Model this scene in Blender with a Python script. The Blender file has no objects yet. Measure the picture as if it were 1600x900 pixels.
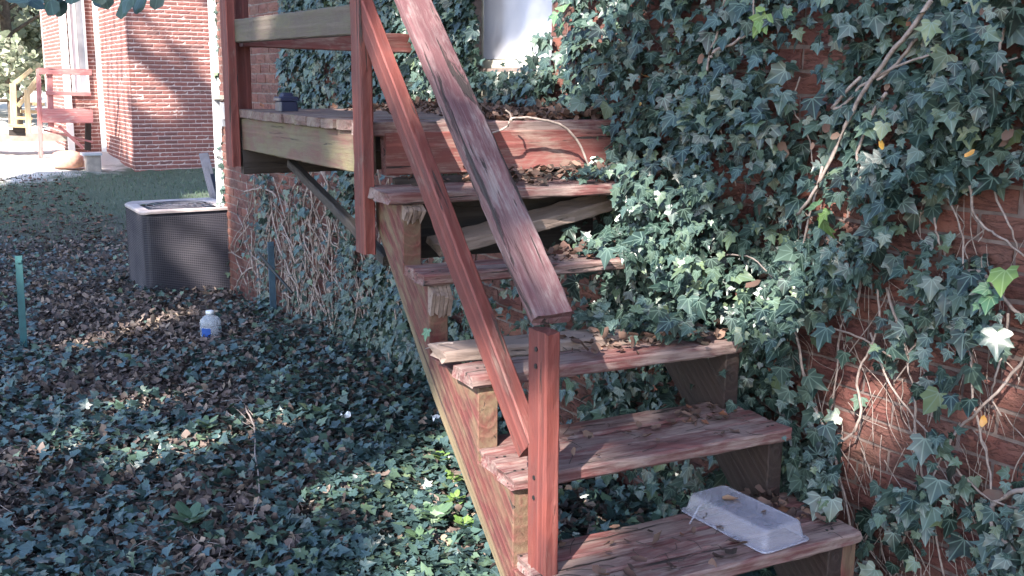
import bpy, math, random
import numpy as np
from mathutils import Vector, Matrix
rnd = random.Random(7); nr = np.random.default_rng(7)
SC = bpy.context.scene; COL = SC.collection

# ------------------------------------------------------------ camera
F_PX = 1609.8
CAM = np.array([-1.0509, -2.057, 0.9259])
def basis(yaw, pitch, roll):
    cy, sy = math.cos(yaw), math.sin(yaw); cp, sp = math.cos(pitch), math.sin(pitch)
    f = np.array([sy*cp, cy*cp, -sp]); r = np.array([cy, -sy, 0.0]); u = np.cross(r, f)
    cr, sr = math.cos(roll), math.sin(roll)
    return cr*r + sr*u, -sr*r + cr*u, f
R_, U_, F_ = basis(0.4691, 0.1969, 0.0108)
cd = bpy.data.cameras.new("Camera"); cam = bpy.data.objects.new("Camera", cd); COL.objects.link(cam)
cd.sensor_width = 36; cd.lens = F_PX/1600*36; cd.clip_end = 500; cd.clip_start = 0.02
cam.matrix_world = Matrix(((R_[0], U_[0], -F_[0], CAM[0]), (R_[1], U_[1], -F_[1], CAM[1]), (R_[2], U_[2], -F_[2], CAM[2]), (0, 0, 0, 1)))
SC.camera = cam

# ------------------------------------------------------------ light
SUN_DIR = np.array([-0.60, -0.50, 0.62]); SUN_DIR /= np.linalg.norm(SUN_DIR)
elev = math.asin(SUN_DIR[2]); azim = math.atan2(SUN_DIR[0], SUN_DIR[1])
w = bpy.data.worlds.new("World"); SC.world = w; w.use_nodes = True
nt = w.node_tree; nt.nodes.clear()
sky = nt.nodes.new('ShaderNodeTexSky'); sky.sky_type = 'NISHITA'; sky.sun_disc = False
sky.sun_elevation = elev; sky.sun_rotation = azim; sky.air_density = 1.0; sky.dust_density = 1.0; sky.ozone_density = 3.0
bg = nt.nodes.new('ShaderNodeBackground'); bg.inputs['Strength'].default_value = 0.15
wo = nt.nodes.new('ShaderNodeOutputWorld')
nt.links.new(sky.outputs[0], bg.inputs[0]); nt.links.new(bg.outputs[0], wo.inputs[0])
sl = bpy.data.lights.new("Sun", 'SUN'); sl.energy = 5.0; sl.angle = math.radians(0.4); sl.color = (1.0, 0.93, 0.82)
so = bpy.data.objects.new("Sun", sl); COL.objects.link(so)
so.rotation_euler = Vector(SUN_DIR).to_track_quat('Z', 'Y').to_euler()
SC.view_settings.view_transform = 'Standard'; SC.view_settings.look = 'None'
SC.view_settings.exposure = 2.05; SC.view_settings.gamma = 1.0
SC.cycles.max_bounces = 6; SC.cycles.diffuse_bounces = 3; SC.cycles.transparent_max_bounces = 6

# ------------------------------------------------------------ geometry helpers
WX, DL = 1.075, -0.0687
NW = np.array([math.cos(DL), -math.sin(DL), 0.0]); TW = np.array([math.sin(DL), math.cos(DL), 0.0])
W0 = np.array([WX, 0.0, 0.0])
def ray(x, y): return F_ + (x-800)/F_PX*R_ - (y-450)/F_PX*U_
def on_plane(x, y, P0, n):
    d = ray(x, y); n = np.asarray(n, float); return CAM + ((np.asarray(P0)-CAM) @ n)/(d @ n)*d
def onX(x, y, X): return on_plane(x, y, (X, 0, 0), (1, 0, 0))
def onY(x, y, Y): return on_plane(x, y, (0, Y, 0), (0, 1, 0))
def onZ(x, y, Z): return on_plane(x, y, (0, 0, Z), (0, 0, 1))
def onW(x, y, off=0.0): return on_plane(x, y, W0 - NW*off, NW)
def atD(x, y, d): return CAM + ray(x, y)*d
def H(u, v, z): return W0 + u*NW + v*TW + np.array([0, 0, z])      # house frame: u out of the wall is negative
D0 = np.array([0.003, 1.003, 0.0])
def D(u, v, z): return D0 + u*NW + v*TW + np.array([0, 0, z])      # deck frame
GY = [-40, 3, 6.3, 9, 12, 16, 20, 30, 60]; GZ = [-.60, -.60, -.78, -.78, -.70, -.56, -.36, .1, 2.2]
def gz(x, y): return np.interp(y, GY, GZ) + 0.02*np.sin(3.1*np.asarray(x)+1.3*np.asarray(y)) + 0.015*np.sin(5.3*np.asarray(y)-2*np.asarray(x))
def on_ground(px, py):
    d = ray(px, py); t0 = 1.5
    for _ in range(60):
        P = CAM + d*t0; h = P[2] - gz(P[0], P[1])
        if abs(h) < 1e-3: break
        t0 += h/max(-d[2], .02)*0.8
        if t0 > 90: t0 = 90; break
    return CAM + d*t0

def make_mesh(name, V, F, uv=None, smooth=False):
    me = bpy.data.meshes.new(name)
    V = np.asarray(V, np.float32)
    if isinstance(F, np.ndarray) and F.ndim == 2:
        n, k = F.shape
        me.vertices.add(len(V)); me.vertices.foreach_set('co', V.ravel())
        me.loops.add(n*k); me.loops.foreach_set('vertex_index', F.ravel().astype(np.int32))
        me.polygons.add(n); me.polygons.foreach_set('loop_start', np.arange(0, n*k, k, dtype=np.int32))
        me.update(calc_edges=True)
        flat = F.ravel()
    else:
        me.from_pydata(V.tolist(), [], [list(map(int, f)) for f in F]); me.update()
        flat = np.concatenate([np.asarray(f) for f in F]) if len(F) else np.zeros(0, int)
    if uv is not None:
        l = me.uv_layers.new(name='UVMap'); l.data.foreach_set('uv', np.asarray(uv, np.float32)[flat].ravel())
    if smooth: me.polygons.foreach_set('use_smooth', np.ones(len(me.polygons), bool))
    me.validate(); return me

def link(name, me, mat=None, parent=None, M=None):
    o = bpy.data.objects.new(name, me); COL.objects.link(o)
    if mat is not None and me is not None and len(me.materials) == 0: me.materials.append(mat)
    M = M if M is not None else Matrix.Identity(4)
    if parent is not None:
        o.parent = parent; o.matrix_basis = WM[parent.name].inverted() @ M
    else: o.matrix_basis = M
    WM[o.name] = M.copy()
    return o
WM = {}
def tag(o, label=None, cat=None, group=None, kind=None):
    if label: o['label'] = label
    if cat: o['category'] = cat
    if group: o['group'] = group
    if kind: o['kind'] = kind
    return o
def thing(name, loc, label, cat, group=None):
    o = bpy.data.objects.new(name, None); COL.objects.link(o); o.empty_display_size = .1
    M = Matrix.Translation(Vector(loc)); o.matrix_basis = M; WM[o.name] = M
    return tag(o, label, cat, group)
def frame_matrix(c, x, y, z):
    return Matrix(((x[0], y[0], z[0], c[0]), (x[1], y[1], z[1], c[1]), (x[2], y[2], z[2], c[2]), (0, 0, 0, 1)))
def nrm(v): v = np.asarray(v, float); return v/np.linalg.norm(v)

def board_mesh(L, Wd, T, jit=0.0012, ch=0.004, seg=None, seed=0, grooves=0, chew=0.0):
    """a timber: long axis X, width Y, thickness Z, eased edges, slightly uneven faces, worn ends"""
    r = np.random.default_rng(seed+int(L*1e4)+int(Wd*1e5))
    n = seg or max(2, int(L/0.035))
    hy, hz = Wd/2, T/2
    sec = [(-hy+ch, -hz), (0, -hz), (hy-ch, -hz), (hy, -hz+ch), (hy, 0), (hy, hz-ch), (hy-ch, hz), (hy*.33, hz), (-hy*.33, hz), (-hy+ch, hz), (-hy, hz-ch), (-hy, 0), (-hy, -hz+ch)]
    if grooves:
        sec = [(-hy+ch, -hz), (hy-ch, -hz), (hy, -hz+ch), (hy, hz-ch), (hy-ch, hz), (-hy+ch, hz)]
        m = grooves*4
        for i in range(m+1):
            z = hz-ch - (T-2*ch)*i/m; sec.append((-hy + (0.022 if (i//2) % 2 else 0.0), z))
    sec = np.array(sec); k = len(sec); V = []
    bend = r.normal(0, jit*1.2, 3)
    for i in range(n+1):
        x = -L/2 + L*i/n; t = i/n
        o = sec + r.normal(0, jit*.5, sec.shape)
        o[:, 1] += bend[0]*math.sin(t*3.1)
        xs = np.full(k, x)
        if i in (0, n):
            o = o*(1-0.012); xs = xs + r.normal(0, jit*1.5, k)
            if chew: xs = xs - np.sign(x)*np.abs(r.normal(0, chew, k))
        V.append(np.column_stack([xs, o]))
    V = np.vstack(V); F = []
    for i in range(n):
        for j in range(k):
            a = i*k+j; b = i*k+(j+1) % k; F.append((a, a+k, b+k, b))
    F.append(tuple(range(k))); F.append(tuple(reversed(range(n*k, n*k+k))))
    return make_mesh('board', V, F)

def board(name, p0, p1, Wd, T, mat, parent, up=(0, 0, 1), off=(0, 0), **kw):
    """timber from p0 to p1 (centre line); up = direction of its thickness; off shifts along (width, thickness)"""
    p0 = np.asarray(p0, float); p1 = np.asarray(p1, float)
    x = nrm(p1-p0); z = np.asarray(up, float); z = nrm(z-(z@x)*x); y = np.cross(z, x)
    c = (p0+p1)/2 + y*off[0] + z*off[1]
    kw.setdefault('seed', rnd.randrange(9999))
    return link(name, board_mesh(np.linalg.norm(p1-p0), Wd, T, **kw), mat, parent, frame_matrix(c, x, y, z))

def tube_arrays(pts, rad, k=6):
    pts = np.asarray(pts, float); n = len(pts); V = []; F = []
    rad = np.broadcast_to(rad, (n,))
    for i in range(n):
        t = nrm(pts[min(i+1, n-1)] - pts[max(i-1, 0)]); a = np.array([0, 0, 1.]) if abs(t[2]) < .9 else np.array([1., 0, 0])
        u = nrm(np.cross(t, a)); v = np.cross(t, u)
        for j in range(k):
            q = 2*math.pi*j/k; V.append(pts[i] + rad[i]*(math.cos(q)*u + math.sin(q)*v))
    for i in range(n-1):
        for j in range(k):
            a = i*k+j; b = i*k+(j+1) % k; F.append((a, b, b+k, a+k))
    F.append(tuple(reversed(range(k)))); F.append(tuple(range((n-1)*k, n*k)))
    return V, F
def smooth_path(pts, sub=5, wob=0.0, r=None):
    pts = [np.asarray(p, float) for p in pts]; out = []
    P = [2*pts[0]-pts[1]] + pts + [2*pts[-1]-pts[-2]]
    for i in range(1, len(P)-2):
        for s in range(sub):
            t = s/sub; a, b, c, d = P[i-1], P[i], P[i+1], P[i+2]
            out.append(.5*((2*b)+(-a+c)*t+(2*a-5*b+4*c-d)*t*t+(-a+3*b-3*c+d)*t**3))
    out.append(pts[-1]); out = np.array(out)
    if wob: out[1:-1] += (r or nr).normal(0, wob, out[1:-1].shape)
    return out
def tube(name, pts, rad, mat, parent=None, k=6, sub=5, wob=0.0):
    P = smooth_path(pts, sub, wob) if sub else np.asarray(pts)
    if np.ndim(rad): rad = np.interp(np.linspace(0, 1, len(P)), np.linspace(0, 1, len(rad)), rad)
    V, F = tube_arrays(P, rad, k); return link(name, make_mesh(name, V, F, smooth=True), mat, parent)
class MB:
    def __init__(s): s.V = []; s.F = []
    def add(s, V, F):
        o = len(s.V); s.V += [tuple(v) for v in V]; s.F += [tuple(i+o for i in f) for f in F]
    def box(s, c, x, y, z, M=None):
        """box centred c with half-vectors x,y,z"""
        c, x, y, z = map(lambda q: np.asarray(q, float), (c, x, y, z)); V = []
        for a in (-1, 1):
            for b in (-1, 1):
                for d in (-1, 1): V.append(c+a*x+b*y+d*z)
        s.add(V, [(0, 1, 3, 2), (4, 6, 7, 5), (0, 4, 5, 1), (2, 3, 7, 6), (0, 2, 6, 4), (1, 5, 7, 3)])
    def tube(s, pts, rad, k=6): s.add(*tube_arrays(pts, rad, k))
    def obj(s, name, mat, parent=None, smooth=False): return link(name, make_mesh(name, s.V, s.F, smooth=smooth), mat, parent)
def lathe(name, prof, c, mat, parent, k=24):
    V = []; F = []
    for (r, z) in prof:
        for j in range(k): q = 2*math.pi*j/k; V.append((c[0]+r*math.cos(q), c[1]+r*math.sin(q), c[2]+z))
    for i in range(len(prof)-1):
        for j in range(k):
            a = i*k+j; b = i*k+(j+1) % k; F.append((a, b, b+k, a+k))
    F.append(tuple(reversed(range(k)))); F.append(tuple(range(len(V)-k, len(V))))
    return link(name, make_mesh(name, V, F, smooth=True), mat, parent)

# ------------------------------------------------------------ materials
class NT:
    def __init__(s, name):
        s.m = bpy.data.materials.new(name); s.m.use_nodes = True; s.t = s.m.node_tree; s.t.nodes.clear()
        s.out = s.n('ShaderNodeOutputMaterial'); s.b = s.n('ShaderNodeBsdfPrincipled'); s.l(s.b.outputs[0], s.out.inputs[0])
    def n(s, typ, **kw):
        o = s.t.nodes.new(typ)
        for k, v in kw.items(): setattr(o, k, v)
        return o
    def l(s, a, b): s.t.links.new(a, b)
    def setb(s, **kw):
        for k, v in kw.items():
            k = k.replace('_', ' ')
            if isinstance(v, bpy.types.NodeSocket): s.l(v, s.b.inputs[k])
            else: s.b.inputs[k].default_value = v
    def math(s, op, a, b=None, clamp=False):
        o = s.n('ShaderNodeMath', operation=op, use_clamp=clamp)
        for i, v in enumerate((a, b)):
            if v is None: continue
            if isinstance(v, bpy.types.NodeSocket): s.l(v, o.inputs[i])
            else: o.inputs[i].default_value = v
        return o.outputs[0]
    def ramp(s, f, stops, interp='LINEAR'):
        o = s.n('ShaderNodeValToRGB'); o.color_ramp.interpolation = interp; e = o.color_ramp.elements
        while len(e) > 1: e.remove(e[-1])
        e[0].position = stops[0][0]; e[0].color = col(stops[0][1])
        for p, c in stops[1:]: q = e.new(p); q.color = col(c)
        s.l(f, o.inputs[0]); return o.outputs[0]
    def noise(s, vec, scale, detail=4, rough=.55, dist=0.0):
        o = s.n('ShaderNodeTexNoise'); o.inputs['Scale'].default_value = scale; o.inputs['Detail'].default_value = detail
        o.inputs['Roughness'].default_value = rough; o.inputs['Distortion'].default_value = dist
        if vec is not None: s.l(vec, o.inputs['Vector'])
        return o.outputs['Fac']
    def mapping(s, vec, scale=(1, 1, 1), loc=None):
        o = s.n('ShaderNodeMapping'); o.inputs['Scale'].default_value = scale; s.l(vec, o.inputs['Vector'])
        if loc is not None: s.l(loc, o.inputs['Location'])
        return o.outputs[0]
    def mix(s, f, a, b, mode='MIX'):
        o = s.n('ShaderNodeMix', data_type='RGBA', blend_type=mode)
        for i, v in ((0, f), (6, a), (7, b)):
            if isinstance(v, bpy.types.NodeSocket): s.l(v, o.inputs[i])
            else: o.inputs[i].default_value = v if i == 0 else col(v)
        return o.outputs[2]
    def bump(s, h, strength=.5, dist=.002):
        o = s.n('ShaderNodeBump'); o.inputs['Strength'].default_value = strength; o.inputs['Distance'].default_value = dist
        s.l(h, o.inputs['Height']); s.l(o.outputs[0], s.b.inputs['Normal'])
    def rnd(s):
        g = s.n('ShaderNodeNewGeometry'); oi = s.n('ShaderNodeObjectInfo')
        return s.math('FRACT', s.math('ADD', g.outputs['Random Per Island'], oi.outputs['Random']))
def col(c): return (c, c, c, 1) if isinstance(c, (int, float)) else (tuple(c)+(1,) if len(c) == 3 else tuple(c))

def wood(name, paint, paint2, bare, bare_amt, green=0.0, rough=.72, bump=.9, crk=0.0, band=False):
    s = NT(name); tc = s.n('ShaderNodeTexCoord').outputs['Object']; oi = s.n('ShaderNodeObjectInfo').outputs['Random']
    cx = s.n('ShaderNodeCombineXYZ'); s.l(s.math('MULTIPLY', oi, 37.0), cx.inputs[0]); s.l(s.math('MULTIPLY', oi, 11.0), cx.inputs[1]); s.l(s.math('MULTIPLY', oi, 5.0), cx.inputs[2])
    v1 = s.mapping(tc, (1.5, 24, 24), cx.outputs[0]); v2 = s.mapping(tc, (4, 55, 55), cx.outputs[0]); v3 = s.mapping(tc, (3.0, 7, 7), cx.outputs[0])
    streak = s.noise(v1, 1.5, 6, .62, .9); fine = s.noise(v2, 2.6, 6, .7, .3); big = s.noise(v3, 1.8, 5, .6, .6)
    wv = s.n('ShaderNodeTexWave', wave_type='RINGS', rings_direction='X'); wv.inputs['Scale'].default_value = 1.5
    wv.inputs['Distortion'].default_value = 5.0; wv.inputs['Detail'].default_value = 3.0; wv.inputs['Detail Scale'].default_value = .8
    cy2 = s.n('ShaderNodeCombineXYZ'); s.l(s.math('MULTIPLY', oi, 9.0), cy2.inputs[0]); cy2.inputs[1].default_value = .25; cy2.inputs[2].default_value = .6
    s.l(s.mapping(tc, (.8, 9, 9), cy2.outputs[0]), wv.inputs['Vector']); ring = wv.outputs['Fac']
    crack = s.ramp(streak, [(0.33+crk, 0.0), (0.37+crk, 1.0)])
    halo = s.ramp(streak, [(0.37+crk, 0.0), (0.40+crk, .8), (0.47+crk, 0.0)])
    wear = s.math('ADD', s.math('MULTIPLY', fine, .55), s.math('MULTIPLY', big, .9))
    lo = 1.02-bare_amt*.55
    wmask = s.ramp(wear, [(lo-.10, 0.0), (lo+.10, 1.0)])
    point = s.ramp(s.n('ShaderNodeNewGeometry').outputs['Pointiness'], [(.515, 0.0), (.57, .75)])
    edge = s.math('MULTIPLY', point, s.ramp(s.noise(v3, 4.0, 4, .6), [(.42, 0.0), (.6, 1.0)]))
    wmask = s.math('MAXIMUM', wmask, edge)
    wmask = s.math('MAXIMUM', wmask, s.math('MULTIPLY', halo, min(1, bare_amt*1.2)))
    if band:
        sp_ = s.n('ShaderNodeSeparateXYZ'); s.l(tc, sp_.inputs[0]); zz_ = s.math('ADD', sp_.outputs[2], s.math('MULTIPLY', big, .03))
        bnd = s.ramp(s.math('ADD', zz_, 1.0), [(.755, .95), (.775, 0.0)])
        gn = s.n('ShaderNodeSeparateXYZ'); s.l(s.n('ShaderNodeNewGeometry').outputs['Normal'], gn.inputs[0])
        fr = s.math('MULTIPLY', s.ramp(s.math('MULTIPLY', gn.outputs[1], -1.0), [(.6, 0.0), (.9, 1.0)]), s.ramp(big, [(.35, 0.0), (.65, .7)]))
        wmask = s.math('MAXIMUM', wmask, s.math('MAXIMUM', bnd, fr))
    pc = s.mix(s.ramp(big, [(.3, 0.0), (.7, 1.0)]), paint, paint2)
    pc = s.mix(s.math('MULTIPLY', s.ramp(ring, [(.80, 0.0), (.97, 1.0)]), .30), pc, [min(1, c*1.8+.03) for c in paint])
    bc = s.mix(fine, [c*.55 for c in bare], [min(1, c*1.35) for c in bare])
    if green:
        gm = s.ramp(s.noise(s.mapping(tc, (2.5, 6, 6), cx.outputs[0]), 2.5, 6, .65), [(.56-green*.25, 0.0), (.85, 1.0)])
        bc = s.mix(gm, bc, (.12, .105, .042))
        wmask = s.math('MAXIMUM', wmask, s.math('MULTIPLY', gm, .75))
    c = s.mix(wmask, pc, bc); c = s.mix(s.math('SUBTRACT', 1.0, crack), c, (.03, .02, .018))
    s.setb(Base_Color=c, Roughness=s.math('ADD', rough-.12, s.math('MULTIPLY', fine, .3)))
    h = s.math('ADD', s.math('MULTIPLY', ring, .35), s.math('ADD', s.math('MULTIPLY', fine, .8), s.math('MULTIPLY', crack, 1.2)))
    s.bump(h, bump, .0028); return s.m
RED, RED2 = (.21, .058, .052), (.12, .040, .048)
M = {}
M['post'] = wood('weathered_red_paint', (.140, .029, .021), (.085, .022, .021), (.17, .105, .085), .16, bump=.9)
M['postx'] = wood('flaking_red_paint', (.20, .05, .042), (.15, .04, .038), (.33, .25, .24), .62)
M['cap'] = wood('maroon_cap_paint', (.088, .036, .040), (.115, .046, .050), (.21, .165, .16), .34, bump=1.0, crk=.05)
M['tread'] = wood('worn_tread_paint', (.115, .038, .036), (.085, .032, .034), (.225, .160, .145), .52, bump=1.0, crk=.03)
M['loose'] = wood('bare_split_wood', (.14, .07, .06), (.12, .05, .045), (.23, .17, .145), .95, bump=1.2)
M['string'] = wood('stringer_red', (.105, .022, .019), (.060, .018, .018), (.155, .120, .070), .14, green=.0, band=True)
M['dkred'] = wood('dark_red_wood', (.022, .009, .008), (.018, .008, .007), (.03, .02, .016), .3)  # much darker red, used on the right stringer
M['mossy'] = wood('mossy_beam', (.11, .05, .042), (.09, .055, .045), (.115, .095, .06), .6, green=.42)
M['rail'] = wood('grey_green_rail', (.075, .060, .045), (.075, .045, .045), (.085, .075, .05), .5, green=.25)
M['deckend'] = wood('deck_board', (.10, .05, .046), (.07, .042, .038), (.17, .13, .11), .5, green=.1)
M['fascia'] = wood('deck_fascia_red', (.155, .042, .035), (.115, .036, .034), (.23, .15, .125), .36)
M['dark'] = wood('dark_underside_wood', (.025, .016, .014), (.02, .013, .012), (.035, .028, .024), .5)  # near-black; puts shade into the colour of the knee brace and filler panel
M['tan'] = wood('tan_new_wood', (.42, .31, .17), (.36, .26, .15), (.45, .36, .22), .4)
M['pinkdeck'] = wood('faded_pink_red', (.36, .13, .12), (.30, .10, .10), (.45, .30, .27), .3)

def simple(name, c, rough=.6, c2=None, nscale=20, bump=0, metal=0, **kw):
    s = NT(name); tc = s.n('ShaderNodeTexCoord').outputs['Object']; n = s.noise(tc, nscale, 5)
    s.setb(Base_Color=s.mix(s.ramp(n, [(.35, 0.0), (.65, 1.0)]), c, c2 or [x*.7 for x in c]), Roughness=rough, Metallic=metal)
    if bump: s.bump(n, bump, .002)
    for k, v in kw.items(): s.b.inputs[k.replace('_', ' ')].default_value = v
    return s.m
M['mortar'] = simple('mortar', (.18, .135, .125), .95, (.10, .075, .07), 25, .5)
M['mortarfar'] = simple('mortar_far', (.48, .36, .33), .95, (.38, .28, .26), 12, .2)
def brickmat(name, ramp, bumpd=.006, spot=.3):
    s = NT(name); geo = s.n('ShaderNodeNewGeometry'); pos = geo.outputs['Position']; r = s.rnd()
    comb = s.n('ShaderNodeCombineXYZ'); s.l(s.math('MULTIPLY', r, 13.0), comb.inputs[1]); s.l(s.math('MULTIPLY', r, 7.0), comb.inputs[2])
    v = s.mapping(pos, (14, 14, 60), comb.outputs[0]); drag = s.noise(v, 1.0, 4, .65, 1.6); grit = s.noise(pos, 160, 4); blotch = s.noise(pos, 9, 3)
    c = s.ramp(r, ramp)
    c = s.mix(s.ramp(blotch, [(.4, 0.0), (.75, spot)]), c, (.24, .14, .10))
    c = s.mix(s.ramp(drag, [(.28, .85), (.42, 0.0)]), c, (.045, .02, .018))
    c = s.mix(s.math('MULTIPLY', grit, .22), c, (.30, .15, .13))
    s.setb(Base_Color=c, Roughness=.9)
    s.bump(s.math('ADD', s.ramp(drag, [(.25, 0.0), (.5, 1.0)]), s.math('MULTIPLY', grit, .25)), 1.0, bumpd); return s.m
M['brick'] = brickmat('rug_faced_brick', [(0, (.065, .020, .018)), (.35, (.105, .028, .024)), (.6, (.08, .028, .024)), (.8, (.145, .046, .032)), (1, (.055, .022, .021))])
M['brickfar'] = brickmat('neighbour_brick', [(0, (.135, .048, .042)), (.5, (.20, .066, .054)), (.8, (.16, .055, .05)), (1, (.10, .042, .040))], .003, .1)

def leafmat(name, ramp, vein=(.35, .45, .33), rough=.42, vein_amt=.6, trans=.0, spec=.5):
    s = NT(name); r = s.rnd(); uv = s.n('ShaderNodeTexCoord').outputs['UV']
    sx = s.n('ShaderNodeSeparateXYZ'); s.l(uv, sx.inputs[0])
    x = s.math('ABSOLUTE', s.math('SUBTRACT', sx.outputs[0], .5)); y = s.math('SUBTRACT', sx.outputs[1], .12)
    c = s.ramp(r, ramp)
    geo = s.n('ShaderNodeNewGeometry'); c = s.mix(s.ramp(s.noise(geo.outputs['Position'], 40, 3), [(.35, 0.0), (.7, .25)]), c, (.06, .09, .075))
    if vein_amt:
        ang = s.math('ARCTAN2', x, y); best = None
        for a0 in (0.0, .62, 1.35):
            d = s.math('ABSOLUTE', s.math('SUBTRACT', ang, a0)); best = d if best is None else s.math('MINIMUM', best, d)
        rad = s.math('SQRT', s.math('ADD', s.math('MULTIPLY', x, x), s.math('MULTIPLY', y, y)))
        wdt = s.math('MULTIPLY', best, rad)
        vm = s.math('MULTIPLY', s.ramp(wdt, [(.008, 1.0), (.026, 0.0)]), vein_amt)
        c = s.mix(vm, c, vein)
    s.setb(Base_Color=c, Roughness=rough); s.b.inputs['Specular IOR Level'].default_value = spec
    if trans:
        tr = s.n('ShaderNodeBsdfTranslucent'); s.l(c, tr.inputs[0]); mx = s.n('ShaderNodeMixShader'); mx.inputs[0].default_value = trans
        s.l(s.b.outputs[0], mx.inputs[1]); s.l(tr.outputs[0], mx.inputs[2]); s.l(mx.outputs[0], s.out.inputs[0])
    return s.m
IVY = [(0, (.005, .012, .010)), (.25, (.010, .024, .019)), (.5, (.022, .044, .037)), (.7, (.038, .066, .060)), (.85, (.054, .086, .066)), (.95, (.078, .115, .072)), (1, (.12, .16, .08))]
M['ivy'] = leafmat('ivy_leaf', IVY, vein=(.13, .19, .16), rough=.33, trans=.08)
M['givy'] = leafmat('ground_ivy_leaf', [(0, (.014, .028, .027)), (.3, (.022, .045, .045)), (.6, (.032, .062, .070)), (.8, (.048, .088, .068)), (.93, (.085, .13, .08)), (1, (.14, .18, .10))], vein=(.08, .13, .13), vein_amt=.4, rough=.36)
M['lime'] = leafmat('young_lime_leaf', [(0, (.11, .21, .045)), (1, (.17, .26, .07))], vein=(.3, .4, .18), trans=.25)
M['pale'] = leafmat('light_green_leaf', [(0, (.05, .12, .055)), (1, (.10, .18, .085))], vein=(.2, .28, .16))
M['mid'] = leafmat('mid_green_leaf', [(0, (.035, .075, .04)), (1, (.075, .125, .065))], vein=(.12, .18, .11), vein_amt=.3)
M['yellow'] = leafmat('yellow_leaf', [(0, (.55, .30, .05)), (1, (.50, .20, .04))], vein_amt=0)
M['dead'] = leafmat('dead_leaf', [(0, (.040, .022, .019)), (.35, (.075, .040, .033)), (.65, (.12, .068, .055)), (.88, (.18, .11, .085)), (1, (.22, .085, .05))], vein_amt=0, rough=.85, spec=.2)
M['deadlit'] = leafmat('ground_dead_leaf', [(0, (.035, .026, .027)), (.3, (.082, .058, .056)), (.6, (.145, .105, .095)), (.85, (.22, .165, .145)), (1, (.29, .22, .17))], vein_amt=0, rough=.85, spec=.2)
M['tanleaf'] = leafmat('tan_leaf', [(0, (.34, .19, .11)), (1, (.34, .19, .11))], vein_amt=0, rough=.7)
M['tree'] = leafmat('tree_leaf', [(0, (.16, .19, .12)), (.4, (.32, .36, .25)), (.8, (.48, .50, .38)), (1, (.60, .58, .45))], vein_amt=0, trans=.35)
M['stem'] = simple('vine_stem', (.31, .25, .225), .85, (.18, .14, .125), 60, .6)
M['bark'] = simple('bark', (.13, .10, .075), .95, (.06, .045, .035), 14, 1.0)
M['white'] = simple('white_paint', (.80, .80, .80), .5, (.70, .70, .72), 8)
M['shade'] = simple('window_shade', (.56, .56, .63), .55, (.50, .50, .57), 3)
M['whitedirty'] = simple('dirty_white_paint', (.55, .52, .45), .7, (.40, .38, .30), 12, .2)
M['navy'] = simple('dark_blue_plastic', (.018, .022, .055), .3)
M['acbody'] = simple('condenser_coil', (.012, .011, .018), .6, (.022, .02, .032), 5)
M['acwire'] = simple('condenser_guard_wire', (.10, .092, .105), .45, (.05, .047, .062), 3)
M['accap'] = simple('beige_metal', (.42, .36, .35), .55, (.22, .18, .18), 6)
M['pvc'] = simple('pale_hose', (.45, .43, .40), .6)
M['teal'] = simple('teal_stake_paint', (.03, .11, .12), .6, (.025, .08, .09))
M['blue'] = simple('blue_stake_paint', (.04, .08, .12), .5)
M['black'] = simple('black_metal', (.012, .013, .014), .5)
M['slate'] = simple('grey_blue_plank', (.022, .026, .048), .8, (.016, .019, .034), 8)
M['grey'] = simple('grey_metal', (.36, .36, .38), .5, (.28, .28, .30), 6)
M['peach'] = simple('peach_plastic', (.62, .33, .24), .6)
M['concrete'] = simple('weathered_block', (.30, .25, .22), .9, (.20, .17, .15), 10, .5)
M['roof'] = simple('roof_shingle', (.10, .095, .09), .9)
M['interior'] = simple('dark_room', (.05, .05, .05), .9)

def ground_mat():
    s = NT('ground_soil'); g = s.n('ShaderNodeNewGeometry').outputs['Position']
    sp = s.n('ShaderNodeSeparateXYZ'); s.l(g, sp.inputs[0]); yy = sp.outputs[1]
    n1 = s.noise(g, 3, 6); n2 = s.noise(g, 30, 6, .7); n3 = s.noise(g, 90, 4)
    soil = s.mix(n2, (.018, .014, .012), (.075, .055, .045)); soil = s.mix(s.ramp(n3, [(.55, 0.0), (.7, .6)]), soil, (.13, .09, .075))
    grass = s.mix(n2, (.030, .045, .030), (.075, .095, .055))
    gravel = s.mix(n3, (.45, .41, .38), (.62, .58, .54))
    e = s.math('ADD', yy, s.math('MULTIPLY', s.math('SUBTRACT', n1, .5), 3.0))
    gm = s.ramp(s.math('MULTIPLY', s.math('SUBTRACT', e, 9.2), .35, clamp=True), [(0, 0.0), (1, 1.0)])
    dm = s.ramp(s.math('MULTIPLY', s.math('SUBTRACT', s.math('ADD', e, s.math('MULTIPLY', sp.outputs[0], -.9)), 15.0), .8, clamp=True), [(0, 0.0), (1, 1.0)])
    c = s.mix(gm, soil, grass); c = s.mix(dm, c, gravel); s.setb(Base_Color=c, Roughness=.95)
    s.bump(s.math('ADD', n2, s.math('MULTIPLY', n3, .5)), .9, .02); return s.m
M['ground'] = ground_mat()
def glass(name, c, rough, trans, ior=1.3):
    s = NT(name); s.setb(Base_Color=col(c), Roughness=rough, IOR=ior); s.b.inputs['Transmission Weight'].default_value = trans; return s.m
M['lid'] = glass('frosted_plastic', (.50, .50, .60), .28, .72)
_s = M['lid']; _t = _s.node_tree; _o = [n for n in _t.nodes if n.type == 'OUTPUT_MATERIAL'][0]; _b = [n for n in _t.nodes if n.type == 'BSDF_PRINCIPLED'][0]
_b.inputs['Transmission Weight'].default_value = 0.25
_tr = _t.nodes.new('ShaderNodeBsdfTransparent'); _mx = _t.nodes.new('ShaderNodeMixShader'); _mx.inputs[0].default_value = .66
_t.links.new(_b.outputs[0], _mx.inputs[1]); _t.links.new(_tr.outputs[0], _mx.inputs[2]); _t.links.new(_mx.outputs[0], _o.inputs[0])
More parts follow.
